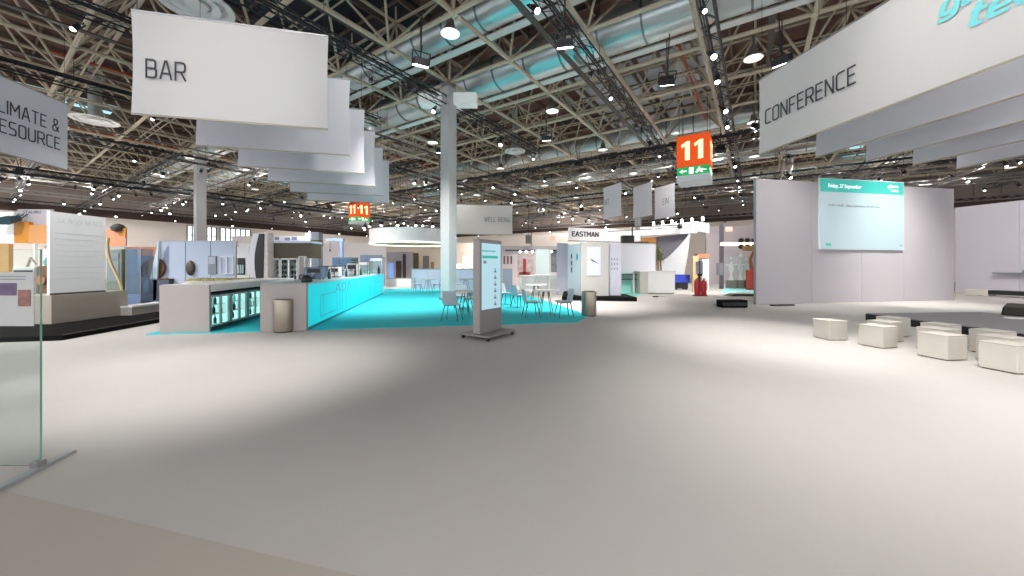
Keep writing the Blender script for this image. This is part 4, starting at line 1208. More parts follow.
m = MB(); m.lathe([(.02, .0), (.2, .02), (.2, .1), (.02, .12)], 12, (0, 0)); o = m.build('wheel', M_TERRA, t); o.location = (.3, -.02, .9); o.rotation_euler = (R(90), 0, 0)

# colourful stand between notice wall and pale blue boards
Y = 15.0
t = thing('poster_stand', 'tall salmon pink and orange poster stand behind the notice wall', 'poster', (gp(106, Y), Y, 0), 0)
w = gp(125, Y) - gp(106, Y)
m = MB(); m.box(0, w, 0, .08, gz(246, Y), gz(229, Y)); m.build('poster', M_PINK, t)
m = MB(); m.box(w * .72, w + .05, -.02, 0, gz(236, Y), gz(228, Y)); m.build('orange_patch', M_ORG, t)
m = MB(); m.lathe([(.02, 0), (.2, .05), (.24, .18), (.17, .28), (.05, .34)], 14, (w * .62, .02)); o = m.build('round_cap', mat('cap_dark', '#454a42', .6, noise=.3), t); o.location.z = gz(229, Y) - .12
for x_ in (.04, w - .04):
    m = MB(); m.tube((x_, .04, 0), (x_, .04, gz(246, Y)), .03, 6); m.build('pole', M_STEEL, t)
t = thing('machine', 'grey green machine cabinet under the salmon poster', 'machine', (gp(106, 14.0), 14.0, .1), 0)
m = MB(); m.bbox(0, .62, 0, .6, 0, 2.05, .03); m.build('housing', mat('grey_green', '#7d8079', .5, noise=.15, scale=4), t)
m = MB(); m.box(.06, .5, -.02, 0, .8, 1.6); m.box(.06, .5, -.02, 0, 1.68, 1.9); m.build('door_panel', M_GINK, t)
t = thing('glass_sculpture', 'pale wooden curved sculpture beside the blue glass case', 'sculpture', (gp(127, 14.0), 13.6, .1), 0)
m = MB()
P_ = [(-.28 + .5 * u - .12 * math.sin(6 * u), 0, 2.45 - 2.45 * u) for u in [i / 14 for i in range(15)]]
for p_, q_ in zip(P_, P_[1:]): m.tube(p_, q_, .045, 8)
m.build('body', M_SKIN, t)
m = MB(); m.box(-.2, .4, -.2, .2, 0, .06); m.build('base', M_STEELD, t)
Y = 17.5
t = thing('exhibition_booth', 'low booth with a terracotta band left of the pale blue boards', 'booth', (gp(124, Y), Y, 0), 0)
w = gp(163, Y) - gp(124, Y)
m = MB(); m.box(0, w, 0, .1, gz(256, Y), gz(247, Y)); m.build('terracotta_band', M_TERRA, t)
m = MB(); m.box(0, w, .1, .2, 0, gz(247, Y)); m.build('back_wall', M_BLUEM, t)
for k in range(3):
    m = MB(); m.bbox(.15 + k * .62, .66 + k * .62, -.5, -.05, .75, 1.72 - .1 * k, .05); m.build('navy_unit', M_NAVY, t)
m = MB(); m.box(0, w, -.6, 0, 0, .75); m.build('counter', mat('slate', '#4e5667', .5), t)
t = thing('cable_drum', 'brown wooden cable drum left of the pale blue boards', 'drum', (gp(153.5, 14.5), 14.5, .1), 0)
m = MB(); m.tube((0, 0, .42), (0, .08, .42), .42, 20); m.tube((0, .42, .42), (0, .5, .42), .42, 20); m.build('flange', M_WOODD, t)
m = MB(); m.tube((0, .08, .42), (0, .42, .42), .24, 16); m.build('core', M_WOOD, t)
m = MB(); m.box(-.5, .5, -.0, .5, -.0, .03); m.build('pallet', M_WOOD, t)
t.location.z = 1.0
t2 = thing('counter_block', 'dark slate block carrying the wooden cable drum', 'counter', (gp(145, 14.5), 14.4, .1), 0)
m = MB(); m.bbox(-.2, 1.05, 0, .8, 0, .88, .02); m.build('body', mat('slate', '#4e5667'), t2)
m = MB(); m.box(-.22, 1.07, -.02, .82, .88, .9); m.build('top', M_STEELD, t2)

# pale blue boards
Y = 14.6
t, w, z0, z1 = board('display_board', 'board wall', 'long pale blue display board wall behind the left counter', 160.5, 235.5, 241.3, 280, Y, M_LBLUE, border=M_ALU)
m = MB()
for k in (1, 2): m.box(w * k / 3 - .01, w * k / 3 + .01, -.012, 0, 0, z1)
m.build('joint', M_GINK, t)
m = MB(); cx, cz = gp(191.5, Y) - gp(160.5, Y), gz(268, Y)
m.ball((0, 0, 0), .3, 10, 1, .55, .25); o = m.build('bronze_emblem', mat('bronze', '#5c5348', .4, metal=.5), t); o.location = (cx, -.06, cz)
m = MB(); m.box(gp(209, Y) - gp(160.5, Y), gp(217, Y) - gp(160.5, Y), -.05, 0, gz(274, Y), gz(256, Y)); m.build('grey_monitor', mat('grey_mid', '#7f868c', .4), t)
m = MB(); m.box(gp(209, Y) - gp(160.5, Y) + .03, gp(217, Y) - gp(160.5, Y) - .03, -.06, -.05, gz(264, Y), gz(257, Y)); m.build('monitor_face', mat('grey_light', '#a9b0b5', .4), t)
xa, xb = gp(221, Y) - gp(160.5, Y), gp(234, Y) - gp(160.5, Y)
m = MB()
for x_ in (xa, (xa + xb) / 2, xb): m.box(x_ - .012, x_ + .012, -.05, 0, gz(274, Y), gz(257, Y))
m.box(xa, xb, -.05, 0, gz(257, Y) - .012, gz(257, Y) + .012); m.box(xa, xb, -.05, 0, gz(274, Y) - .012, gz(274, Y) + .012)
m.build('picture_frame', M_SCREENW if False else M_WHITE, t)
t = thing('display_board', 'leaning pale blue side board at the left end of the blue board wall', 'board wall', (gp(161, 14.5), 14.4, 0), 0)
m = MB(); m.vprism([(-.55, 0), (-.1, 0), (0.0, gz(241, 14.5)), (-.02, gz(241, 14.5))], 0, .06); m.build('panel', mat('paler_blue', '#c6d6e2', .5), t)
m = MB(); m.tube((-.5, .1, 0), (-.05, .1, 2.2), .02, 5); m.build('strut', M_ALU, t)
# olive planter
Y = 12.6
t = thing('planter_box', 'long low planter with olive moss in front of the pale blue boards', 'planter', (gp(184, Y), Y, 0), R(4))
w = gp(247, Y) - gp(184, Y)
m = MB(); m.box(0, w, 0, .4, 0, .98); m.build('box', mat('planter_grey', '#b9b5a8', .6), t)
m = MB()
for k in range(40):
    x_ = .05 + (w - .1) * k / 39; m.ball((x_, .08 + random.random() * .24, .98), .1 + random.random() * .05, 5, .8)
m.build('moss', M_OLIVE, t)
# small white shelf unit, sail pillar, white pillar
t, w, z0, z1 = board('shelf_unit', 'shelf', 'white shelf unit with a dark lower niche right of the blue boards', 236.5, 249, 247, 280, 14.6, M_WHITE)
m = MB(); m.box(.05, w - .15, -.03, 0, 1.15, gz(258, 14.6)); m.build('dark_niche', M_BLACK, t)
m = MB()
for k in range(3): m.tube((.12 + k * .09, -.06, 1.2), (.12 + k * .09, -.06, 1.55), .03, 8)
m.build('jar_row', M_CLEARB, t)
t = thing('sail_sign', 'dark curved sail sign with a grey front, left of the white pillar', 'sign', (gp(258, 13.0), 13.0, 0), 0)
def sail(u, v):
    z = .9 + 1.75 * v
    return (-.27 + .32 * u + (.10 * math.sin(math.pi * v) * (-1)) , -.1 * u, z)
m = MB(); m.grid(lambda u, v: (-.25 + .22 * u - .13 * math.sin(math.pi * v) + .08 * v, 0, .9 + 1.75 * v), 4, 10, .05); m.build('grey_sail', M_LILAC, t)
m = MB(); m.grid(lambda u, v: (-.03 + .2 * u * (1 - .2 * v) - .12 * math.sin(math.pi * v) * (1 - u) + .08 * v, -.02, .9 + 1.75 * v), 4, 10, .05); m.build('dark_sail', M_BLACK, t)
m = MB(); m.tube((0, .05, 0), (0, .05, 1.0), .04, 8); m.box(-.3, .3, -.2, .3, 0, .03); m.build('stand', M_STEELD, t)
t = thing('square_pillar', 'whitish marbled square pillar behind the right bar block', 'pillar', (gp(266, 13.2), 13.2, 0), 0)
m = MB(); m.bbox(-.17, .17, -.17, .17, 0, gz(233, 13.2), .01); m.build('shaft', mat('marbled', '#c9c2bf', .5, noise=.25, scale=6), t)
m = MB(); m.box(-.08, -.0, -.2, -.17, 1.35, 1.5); m.build('switch_box', M_BLACK, t)

# display fridge with dark fascia, behind the bar
Y = 13.4; X0 = gp(271.5, Y)
t = thing('display_fridge', 'large glass display fridge under a dark olive fascia', 'fridge', (X0, Y, 0), 0)
g_ = lambda p_: gp(p_, Y) - X0
m = MB(); m.box(0, g_(310), 0, .8, gz(258, Y), gz(243, Y)); m.build('fascia', M_CABT, t)
m = MB(); m.box(-.02, g_(311), -.04, .82, gz(243, Y), gz(241, Y)); m.build('roof_edge', M_LBLUE, t)
m = MB(); m.box(0, .04, 0, .7, 0, gz(258, Y)); m.box(g_(298), g_(298) + .04, 0, .7, 0, gz(258, Y)); m.box(0, g_(298), .66, .7, 0, gz(258, Y)); m.box(0, g_(298), 0, .7, 0, .7); m.build('cabinet', M_WHITE, t)
m = MB()
for z in (gz(280, Y), gz(275, Y), gz(270, Y), gz(264, Y)): m.box(.04, g_(298), .05, .66, z, z + .015)
m.build('shelf', M_SHELF, t)
for a_, c_ in ((272, 280), (281, 289), (289, 297.5)):
    m = MB(); A_, C_ = g_(a_), g_(c_)
    m.box(A_, A_ + .025, -.03, 0, .75, gz(258.5, Y)); m.box(C_ - .025, C_, -.03, 0, .75, gz(258.5, Y)); m.box(A_, C_, -.03, 0, .72, .76); m.box(A_, C_, -.03, 0, gz(259.5, Y), gz(258.4, Y))
    m.build('door_frame', M_WHITE, t)
m = MB()
for z in (gz(280, Y), gz(275, Y), gz(270, Y), gz(264, Y)):
    for k in range(7):
        if random.random() < .75: m.lathe([(.035, z + .015), (.04, z + .12), (.015, z + .16)], 8, (.12 + k * .13, .2))
m.build('goods', M_DARKB, t)['kind'] = 'stuff'
t, w, z0, z1 = board('information_panel', 'panel', 'narrow dark framed panel right of the display fridge', 299, 304.5, 257, 280, 13.0, M_LAMPH, border=M_ALU)
t = thing('utility_cabinet', 'grey ribbed cabinet on the floor behind the cyan bar', 'cabinet', (gp(303.5, 12.8), 12.8, 0), 0)
m = MB(); m.bbox(0, .55, 0, .5, 0, 1.45, .01); m.build('body', M_BLUEM, t)
m = MB(); m.box(.05, .5, -.015, 0, .3, 1.35); m.build('door', M_GINK, t)
# tall tower exhibit with a white strip light
Y = 19.0
t = thing('tower_exhibit', 'tall dark tower exhibit with a bright white strip beside it', 'tower', (gp(311, Y), Y, 0), 0)
m = MB(); m.bbox(0, .42, 0, .4, 0, gz(232, Y), .02); m.build('tower', mat('tower_grey', '#8d8f9b', .5, noise=.2, scale=3), t)
m = MB(); m.box(-.01, .43, -.02, .42, gz(246, Y), gz(240, Y)); m.build('dark_band', M_STEELD, t)
m = MB(); m.box(-.3, -.08, 0, .1, 0, gz(233, Y)); m.build('white_strip', mat('strip_white', '#f2f2f4', .5, emit=.5), t)
m = MB(); m.box(-.4, .5, -.05, .5, 0, .1); m.build('foot', M_STEELD, t)
# crane
Y = 24.0
t = thing('pillar_crane', 'pale blue pillar crane with a short boom above the bar', 'crane', (gp(341.5, Y), Y, 0), 0)
m = MB(); m.tube((0, 0, 0), (0, 0, gz(240, Y)), .13, 12); m.build('pillar', M_CRANE, t)
m = MB(); m.box(-.95, .15, -.12, .12, gz(241.5, Y), gz(238.5, Y)); m.build('boom', M_CRANE, t)
m = MB(); m.tube((-.75, 0, gz(241.5, Y)), (-.75, 0, 2.6), .015, 4); m.lathe([(.02, 2.45), (.06, 2.5), (.05, 2.6)], 8, (-.75, 0)); m.build('hoist', M_STEELD, t)
m = MB(); m.box(-.3, .3, -.3, .3, 0, .05); m.build('base', M_CRANE, t)
# machines, screens behind the bar
t = thing('wall_screen', 'wide dark blue screen on a stand behind the middle of the bar', 'screen', (gp(332, 22.0), 22.0, 0), 0)
m = MB(); m.bbox(0, 1.55, 0, .1, gz(266.5, 22), gz(257.5, 22), .01); m.build('display', mat('dark_blue_screen', '#3c566c', .25), t)
m = MB(); m.box(.72, .82, .03, .1, 0, gz(266, 22)); m.box(.4, 1.2, -.2, .3, 0, .04); m.build('stand', M_STEELD, t)
m = MB(); m.box(1.2, 1.5, -.01, 0, gz(266, 22), gz(258, 22)); m.build('dark_section', mat('dark_green', '#26342c', .4), t)
k = 0
for (pa, pb, pt, pbm, Y, mm, lab) in ((318, 330, 267, 285, 15.5, M_BLUEM, 'grey blue glass-fronted oven behind the cyan bar'),
                                      (303, 316, 269, 285, 15.0, M_LILAC, 'lilac machine cabinet behind the near cyan bar'),
                                      (344, 354, 269, 283, 19.5, M_WHITE, 'white machine cabinet behind the middle of the cyan bar'),
                                      (359, 369, 262, 280, 21.5, M_PAPER, 'grey framed machine behind the far half of the cyan bar'),
                                      (370, 382, 258, 276, 25.5, M_LBLUE, 'pale blue machine near the far end of the cyan bar')):
    t = thing('machine_cabinet', lab, 'machine', (gp(pa, Y), Y, 0), R(3)); w = gp(pb, Y) - gp(pa, Y); h = gz(pt, Y)
    m = MB(); m.bbox(0, w, 0, .7, .05, h, .02); m.build('housing', mm, t)
    m = MB(); m.box(.06, w - .06, -.02, 0, h * .45, h * .9); m.build('window', M_GLASS if False else mat('smoked_pane', '#7b8b93', .15), t)
    m = MB(); m.box(w * .1, w * .4, -.03, 0, h * .2, h * .35); m.build('control_box', M_BLACK, t)
    m = MB(); m.box(.05, w - .05, .05, .65, 0, .05); m.build('plinth', M_BLACK, t)
    m = MB(); m.box(0, w, -.01, .7, h, h + .03); m.build('top_edge', M_STEELD, t)
# long pale booth wall behind (lilac printed)
t, w, z0, z1 = board('booth_wall', 'booth wall', 'long pale booth back wall beyond the bar machines', 318, 386, 243, 280, 33, mat('booth_pale', '#e9e2e2', .7, noise=.04, scale=.6))
m = MB(); m.box(w * .62, w * .95, -.03, 0, gz(268, 33), gz(255, 33)); m.build('blue_picture', mat('blue_photo', '#8fa2c0', .6, noise=.3, scale=1.2), t)
t, w, z0, z1 = board('booth_wall', 'booth wall', 'white booth back wall with blue strokes behind the display fridge', 271, 316, 236, 280, 25, mat('booth_white', '#dedbe0', .7))
m = MB()
for a_, c_, yy in ((275, 279, 237), (285, 290, 237.5), (292, 297, 237)): m.box(gp(a_, 25) - gp(271, 25), gp(c_, 25) - gp(271, 25), -.03, 0, gz(yy + 3, 25), gz(yy, 25))
m.build('blue_marks', M_CRANE, t)
t, w, z0, z1 = board('booth_wall', 'booth wall', 'cream booth wall above the pale blue boards on the left', 232, 268, 236, 280, 24, mat('booth_cream', '#e7ddd6', .7))
m = MB(); m.box(w * .2, w * .62, -.03, 0, gz(262, 24), gz(243, 24)); m.build('light_picture', M_SCREENW if False else mat('white_poster', '#f4efe8', .5), t)

# round white canopy and the booth under it
Y = 29.5; Rr = 3.2; cx = gp(411.5, Y)
t = thing('round_canopy', 'round white hanging canopy with downlights beyond the bar', 'canopy', (cx, Y, 0), 0)
zt_, zb_ = gz(227, Y - Rr), gz(241, Y - Rr)
m = MB(); m.lathe([(Rr - .12, zt_), (Rr, zt_), (Rr, zb_), (Rr - .12, zb_)], 56); m.build('drum', M_DRUM, t)
m = MB(); m.lathe([(Rr - .15, zb_ + .02), (Rr + .02, zb_ + .02), (Rr + .02, zb_ - .08), (Rr - .15, zb_ - .08)], 56, close=False); m.build('light_rim', M_DRUMG, t)
m = MB()
for k in range(12):
    a_ = 2 * math.pi * k / 12; m.tube((Rr * .92 * math.cos(a_), Rr * .92 * math.sin(a_), zt_), (Rr * .92 * math.cos(a_), Rr * .92 * math.sin(a_), ROOF), .012, 4)
m.build('hanging_wire', M_BLACK, t)
for k in range(9):
    a_ = math.pi + math.pi * (k + .5) / 9
    o = sp.copy(); 
    x_, y_ = cx + (Rr + .35) * math.cos(a_), Y + (Rr + .35) * math.sin(a_)
    o = dup(sp, (x_, y_, zt_ + .25), 0, 'tiny spotlight on the rim of the round white canopy', 'rim spotlights of the round canopy'); o.scale = (.8, .8, .8)
    o.rotation_euler = (-.3, 0, a_ + math.pi / 2)
bpy.data.objects
Yb = 31.5
t, w, z0, z1 = board('booth_wall', 'booth wall', 'grey booth wall with dark doorway under the round canopy', 386.5, 413, 252, 290, Yb, mat('booth_grey', '#a39ca3', .6))
bx = lambda p_: gp(p_, Yb) - gp(386.5, Yb)
m = MB(); m.box(bx(389), bx(393.5), -.06, 0, gz(279, Yb), gz(263, Yb)); m.build('blue_display', mat('blue_lit_display', '#6c97da', .4, emit=.5), t)
m = MB(); m.box(bx(396), bx(401.5), -.05, 0, gz(283, Yb), gz(261, Yb)); m.build('dark_doorway', mat('dark_brown', '#3f2c29', .6), t)
m = MB(); m.box(bx(403), bx(406), -.08, 0, gz(283, Yb), gz(254, Yb)); m.build('dark_post', mat('dark_brown', '#3f2c29'), t)
t, w, z0, z1 = board('booth_wall', 'booth wall', 'warm lit cream booth wall under the round canopy', 406, 478, 243, 290, 34, mat('booth_warm', '#ead8cb', .7))
bx = lambda p_: gp(p_, 34) - gp(406, 34)
m = MB(); m.box(bx(411), bx(418.5), -.06, 0, gz(282, 34), gz(253, 34)); m.build('olive_door', mat('olive_brown', '#6b604a', .6), t)
m = MB(); m.box(bx(423), bx(429), -.06, 0, gz(282, 34), gz(256, 34)); m.build('brown_door', mat('grey_brown', '#8a7f7c', .6), t)
m = MB(); m.box(bx(431), bx(434), -.06, 0, gz(272, 34), gz(262, 34)); m.build('yellow_poster', M_TAN, t)
m = MB(); m.box(bx(463), bx(470), -.06, 0, gz(268, 34), gz(256, 34)); m.box(bx(457), bx(461), -.06, 0, gz(273, 34), gz(264, 34)); m.build('warm_niche', M_WARM, t)
t = thing('reception_desk', 'low white reception desk beyond the far end of the bar', 'desk', (gp(386, 27), 27, 0), 0)
m = MB(); m.bbox(0, 1.9, 0, .7, 0, .55, .02); m.build('front', M_WHITE, t)
m = MB(); m.box(-.03, 1.93, -.03, .73, .55, .6); m.build('top', M_TAUPE, t)
Y = 23.2
t, w, z0, z1 = board('partition_screen', 'partition', 'low lilac partition behind the far tables and grey column', 411.5, 477, 269, 291, Y, mat('partition_lilac', '#a9aebf', .7), border=M_ALU)
m = MB()
for k in (1, 2, 3): m.box(w * k / 4 - .01, w * k / 4 + .01, -.01, 0, 0, z1)
m.build('joint', M_GINK, t)

# booths between display and right panels
Y = 30.0; X0 = gp(495, Y)
t = thing('exhibition_booth', 'pinkish booth wall with pictures right of the upright display', 'booth', (X0, Y, 0), 0)
bx = lambda p_: gp(p_, Y) - X0
m = MB(); m.box(0, bx(562), 0, .2, 0, gz(246, Y)); m.build('back_wall', mat('booth_pink', '#d6c8c8', .6), t)
for k, p_ in enumerate((504, 507.6, 511)):
    m = MB(); m.box(bx(p_ - .5), bx(p_ + 1.1), -.05, 0, gz(264, Y), gz(256, Y)); m.build('small_picture', mat('dark_rose', '#6e4e55', .6), t)
m = MB(); m.box(bx(517.5), bx(534), -.06, 0, gz(277, Y), gz(252, Y)); m.build('picture', mat('speckled_picture', '#b9a9a6', .6, noise=.7, scale=3.5), t)
m = MB(); m.box(bx(523), bx(526), -.09, -.06, gz(275, Y), gz(259, Y)); m.box(bx(519), bx(530), -.09, -.06, gz(276, Y), gz(272, Y)); m.build('red_figure', mat('dull_red', '#a33b3e', .6, noise=.4, scale=3), t)
m = MB(); m.box(bx(551), bx(557), -.06, 0, gz(272, Y), gz(251, Y)); m.build('patterned_panel', mat('patterned', '#6d747b', .6, noise=.8, scale=5), t)
m = MB(); m.box(bx(505), bx(560), -.5, 0, gz(251, Y), gz(250, Y)); m.build('light_rail', M_BLACK, t)
for k in range(5):
    p_ = (520, 526, 532, 538, 551)[k]; m = MB(); m.ball((bx(p_), -.5, gz(252, Y)), .09, 6); m.build('rail_lamp', M_LAMP, t)
t, w, z0, z1 = board('display_board', 'board wall', 'pale grey green free-standing board right of the speckled picture', 535.5, 549.5, 249, 286, 26, mat('grey_green_board', '#98a3a3', .6), border=M_ALU)
t, w, z0, z1 = board('display_board', 'board wall', 'low lilac board just right of the upright display', 503, 512, 269, 290, 22, mat('partition_lilac', '#a9aebf'), border=M_ALU)
for (pa, pb, Y, h, d, lab) in ((520, 536, 21.5, .95, .6, 'white counter behind the cafe tables, left of the grey green board'), (536, 550, 20.8, 1.0, .6, 'white counter in front of the grey green board'), (548, 559, 19.8, .95, .6, 'white counter beside the lilac corner panel')):
    t = thing('white_counter', lab, 'counter', (gp(pa, Y), Y, .0), 0); w = gp(pb, Y) - gp(pa, Y)
    m = MB(); m.bbox(0, w, 0, d, 0, h - .05, .02); m.build('body', M_WHITE, t)
    m = MB(); m.bbox(-.03, w + .03, -.03, d + .03, h - .05, h, .01); m.build('top', M_WHITE, t)
    m = MB(); m.box(.1, w - .1, -.015, 0, .15, h - .15); m.build('front_recess', M_PAPER, t)
t = thing('hanging_sign', 'small dark square sign hanging between booth wall and roof', 'sign', (gp(525, 30), 29, 0), 0)
m = MB(); m.box(0, .5, 0, .1, gz(243.5, 29), gz(235, 29)); m.build('sign_face', M_STEELD, t)
m = MB(); m.tube((.25, .05, gz(235, 29)), (.25, .05, ROOF), .02, 4); m.build('hanging_rod', M_BLACK, t)
t = thing('hanging_sign', 'small pale lit square sign hanging left of the white fascia', 'sign', (gp(549, 32), 32, 0), 0)
m = MB(); m.box(0, .55, 0, .1, gz(240, 32), gz(236, 32)); m.build('sign_face', mat('pink_lit', '#f2c9b8', .5, emit=.6), t)
m = MB(); m.tube((.25, .05, gz(236, 32)), (.25, .05, ROOF), .02, 4); m.build('hanging_rod', M_BLACK, t)

# grey panel group on black plinth
Y0 = 15.2
t = thing('panel_plinth', 'low black plinth under the grey information panels', 'platform', (0, 0, 0), 0)
m = MB(); m.prism([(gp(562, 15.9), 15.9), (gp(637, 15.4), 15.4), (gp(637, 15.4) + .1, 17.3), (gp(566, 18.5), 19.3)], 0, .17); m.build('deck', M_PLINTH, t)
t = thing('information_panel', 'grey panel with icons and a teal dot, left face of the panel corner', 'panel', (gp(567.5, 17.6), 17.6, .17), math.atan2(-1.3, gp(581, 16.3) - gp(567.5, 17.6)))
wl = math.hypot(gp(581, 16.3) - gp(567.5, 17.6), 1.3)
m = MB(); m.bbox(0, wl, 0, .15, 0, 2.35, .01); m.build('panel', mat('panel_blue_grey', '#b5c0c8', .5), t)
m = MB()
for k in range(3): m.ball((wl * .33, -.01, 1.15 + k * .32), .13, 6, 1, .5, .2)
m.build('icon_column', M_STEELD, t)
m = MB(); m.ball((wl * .75, -.01, 1.75), .17, 8, 1, .45, .2); m.build('teal_dot', mat('teal_dot', '#1f7f9c', .5), t)
Y = 16.2; X0 = gp(581, Y)
t = thing('information_panel', 'warm grey panel carrying a pale lilac screen with a dark stroke', 'panel', (X0, Y, .17), 0)
w = gp(609, Y) - X0
m = MB(); m.bbox(0, w, 0, .15, 0, 2.38, .01); m.build('panel', mat('panel_warm_grey', '#a9a6a2', .5), t)
m = MB(); xa, xb = gp(587, Y) - X0, gp(600.5, Y) - X0; m.box(xa, xb, -.03, 0, gz(275.5, Y) - .17, gz(247, Y) - .17); sc = m.build('screen', M_SCREENL, t)
zc = gz(261, Y) - .17
m = MB(); m.vprism([(xa + .1, zc + .1), (xa + .22, zc + .07), (xb - .1, zc - .1), (xb - .05, zc - .14), (xa + .25, zc - .02)], -.036, -.03); m.build('dark_stroke', M_INK, sc)
Y = 16.4; X0 = gp(609, Y)
t = thing('information_panel', 'lilac grey panel with faint marks at the right of the panel group', 'panel', (X0, Y, .17), R(8))
w = gp(622, Y) - X0
m = MB(); m.bbox(0, w, 0, .15, 0, 2.36, .01); m.build('panel', mat('panel_lilac', '#b9bac8', .5), t)
m = MB()
for i in range(3):
    for j in range(3): m.box(.1 + i * .13, .16 + i * .13, -.01, 0, 1.15 + j * .22, 1.25 + j * .22)
m.build('print_marks', M_GINK, t)
t, w, z0, z1 = board('display_board', 'board wall', 'tall white board behind the grey panel group', 621, 656, 243.5, 273, 20.5, mat('board_white', '#d8d8de', .6), border=M_ALU)
t, w, z0, z1 = board('display_board', 'board wall', 'lilac edge board left of the grey panel group', 557, 568, 243, 292, 19.2, mat('panel_lilac', '#b9bac8'))
# aqua shelves
Y = 20.0; X0 = gp(621, Y)
t = thing('aqua_shelf', 'aqua shelf unit with dark shelf lines under the tall white board', 'shelf', (X0, Y, 0), 0)
w = gp(641, Y) - X0
m = MB(); m.box(0, w, .3, .4, 0, gz(273, Y)); m.build('back_board', M_AQUA, t)
m = MB()
for yy in (274, 279): m.box(0, w, 0, .3, gz(yy + .8, Y), gz(yy, Y))
m.build('shelf', M_STEELD, t)
m = MB(); m.box(w * .6, w * .66, -.02, .3, 0, gz(273, Y)); m.box(0, .03, 0, .3, 0, gz(273, Y)); m.build('upright', M_WHITE, t)
m = MB(); m.prism([(gp(606, 18.0), 18.2), (gp(642, 18.0), 18.2), (gp(644, 21), 21.5), (gp(608, 21), 21.5)], 0, .014)
tag(m.build('carpet', mat('pale_aqua_carpet', '#8fd9d0', .7)), 'small pale aqua carpet before the aqua shelf unit', 'carpet')
# low white counter
Y = 19.5; X0 = gp(640, Y)
t = thing('white_counter', 'wide low white counter with a cream side right of the aqua shelves', 'counter', (X0, Y, 0), 0)
w = gp(675, Y) - X0; wa = gp(648, Y) - X0
m = MB(); m.box(0, wa, 0, .9, 0, gz(272, Y)); m.build('cream_side', mat('cream_grey', '#c8c6bc', .5), t)
m = MB(); m.bbox(wa, w, 0, .9, .05, gz(272, Y), .01); m.build('front', M_WHITE, t)
m = MB(); m.box(-.03, w + .03, -.03, .93, gz(272, Y), gz(271, Y)); m.build('top', M_WHITE, t)
m = MB(); m.box(.05, w - .05, .05, .85, 0, .05); m.build('plinth', M_GINK, t)
# slender trees
for k, (p_, lab) in enumerate(((656.5, 'slim potted tree on the left behind the low white counter'), (659.5, 'slim potted tree in the middle behind the low white counter'), (663.5, 'slim potted tree at right behind the low white counter'))):
    Y = 21.5; t = thing('potted_tree', lab, 'tree', (gp(p_, Y), Y + .2 * k, 0), 0, 'slim trees behind the white counter')
    m = MB(); m.path([(0, 0, .3), (.04 * (k - 1), 0, 1.1), (0, .03, 1.9 - .1 * k), (.03, 0, 2.5 - .12 * k)], .035, 6); m.build('trunk', M_WOODD, t)
    m = MB()
    for q in range(90):
        a_, h_, r_ = random.random() * 6.28, random.gauss(2.35 - .15 * k, .26), random.random() * .2
        c_ = Vector((r_ * math.cos(a_), r_ * math.sin(a_), h_)); d_ = Vector((math.cos(a_), math.sin(a_), random.uniform(-.3, .6))) * .1; s_ = Vector((-math.sin(a_), math.cos(a_), 0)) * .035
        m._add([c_ - d_, c_ + s_ + Vector((0, 0, .01)), c_ + d_, c_ - s_ + Vector((0, 0, .01))], [(0, 1, 2, 3)])
    m.build('foliage', M_LEAF, t)
    m = MB(); m.lathe([(.13, 0), (.17, .3), (.15, .3)], 14); m.build('pot', M_STEELD, t)
# red fire extinguisher point
Y = 18.3
t = thing('extinguisher_stand', 'fire extinguisher stand with grey post right of the white counter', 'fire stand', (gp(699.8, Y), Y, 0), 0)
m = MB(); m.bbox(-.3, .3, -.18, .18, 0, .05, .01); m.build('base', M_REDD, t)
m = MB(); m.tube((0, .05, .05), (0, .05, 1.75), .06, 10); m.build('post', M_REDD, t)
m = MB(); m.bbox(-.17, .17, .0, .1, 1.08, 1.72, .02); m.build('grey_sign', mat('grey_blue', '#8492a0', .5), t)
m = MB(); m.box(-.12, .12, -.02, .0, 1.0, 1.12); m.build('dark_collar', M_BLACK, t)
for k, sx in enumerate((-1, 1)):
    e = thing('fire_extinguisher', 'red fire extinguisher on the %s of the grey post' % ('left side' if sx < 0 else 'right side'), 'fire extinguisher', (gp(699.8, Y) + sx * .17, Y - .05, .05), 0)
    m = MB(); m.lathe([(.12, 0), (.13, .03), (.13, .62), (.09, .72), (.03, .76)], 16); m.build('cylinder', M_RED, e)
    m = MB(); m.tube((0, 0, .76), (0, 0, .84), .025, 8); m.box(-.02, .1, -.015, .015, .82, .85); m.build('valve', M_BLACK, e)
    m = MB(); m.path([(0, 0, .8), (sx * .12, -.03, .75), (sx * .16, -.03, .5), (sx * .14, -.03, .25)], .015, 6); m.build('hose', M_BLACK, e)
t, w, z0, z1 = board('display_board', 'board wall', 'sand coloured board behind the fire extinguisher stand', 693, 698.5, 256, 280, 21, M_SKIN)
t, w, z0, z1 = board('display_board', 'board wall', 'small white lit board right of the extinguisher post', 702.5, 709, 258, 276, 22, M_WHITE)
m = MB(); m.box(-.35, w, -.05, .2, z1, z1 + .25); m.build('terracotta_head', M_TERRA, t)
t = thing('floor_mat_stand', 'royal blue low stand with a black base right of the white counter', 'stand', (gp(675, 23), 23, 0), 0)
w = gp(690, 23) - gp(675, 23)
m = MB(); m.box(0, w, 0, .8, .45, .95); m.build('blue_body', M_ROYAL, t)
m = MB(); m.box(0, w - .1, .05, .75, .1, .45); m.build('black_base', M_BLACK, t)
m = MB()
for a_ in (.1, w - .2): m.box(a_, a_ + .1, .1, .7, 0, .1)
m.build('foot', M_STEELD, t)

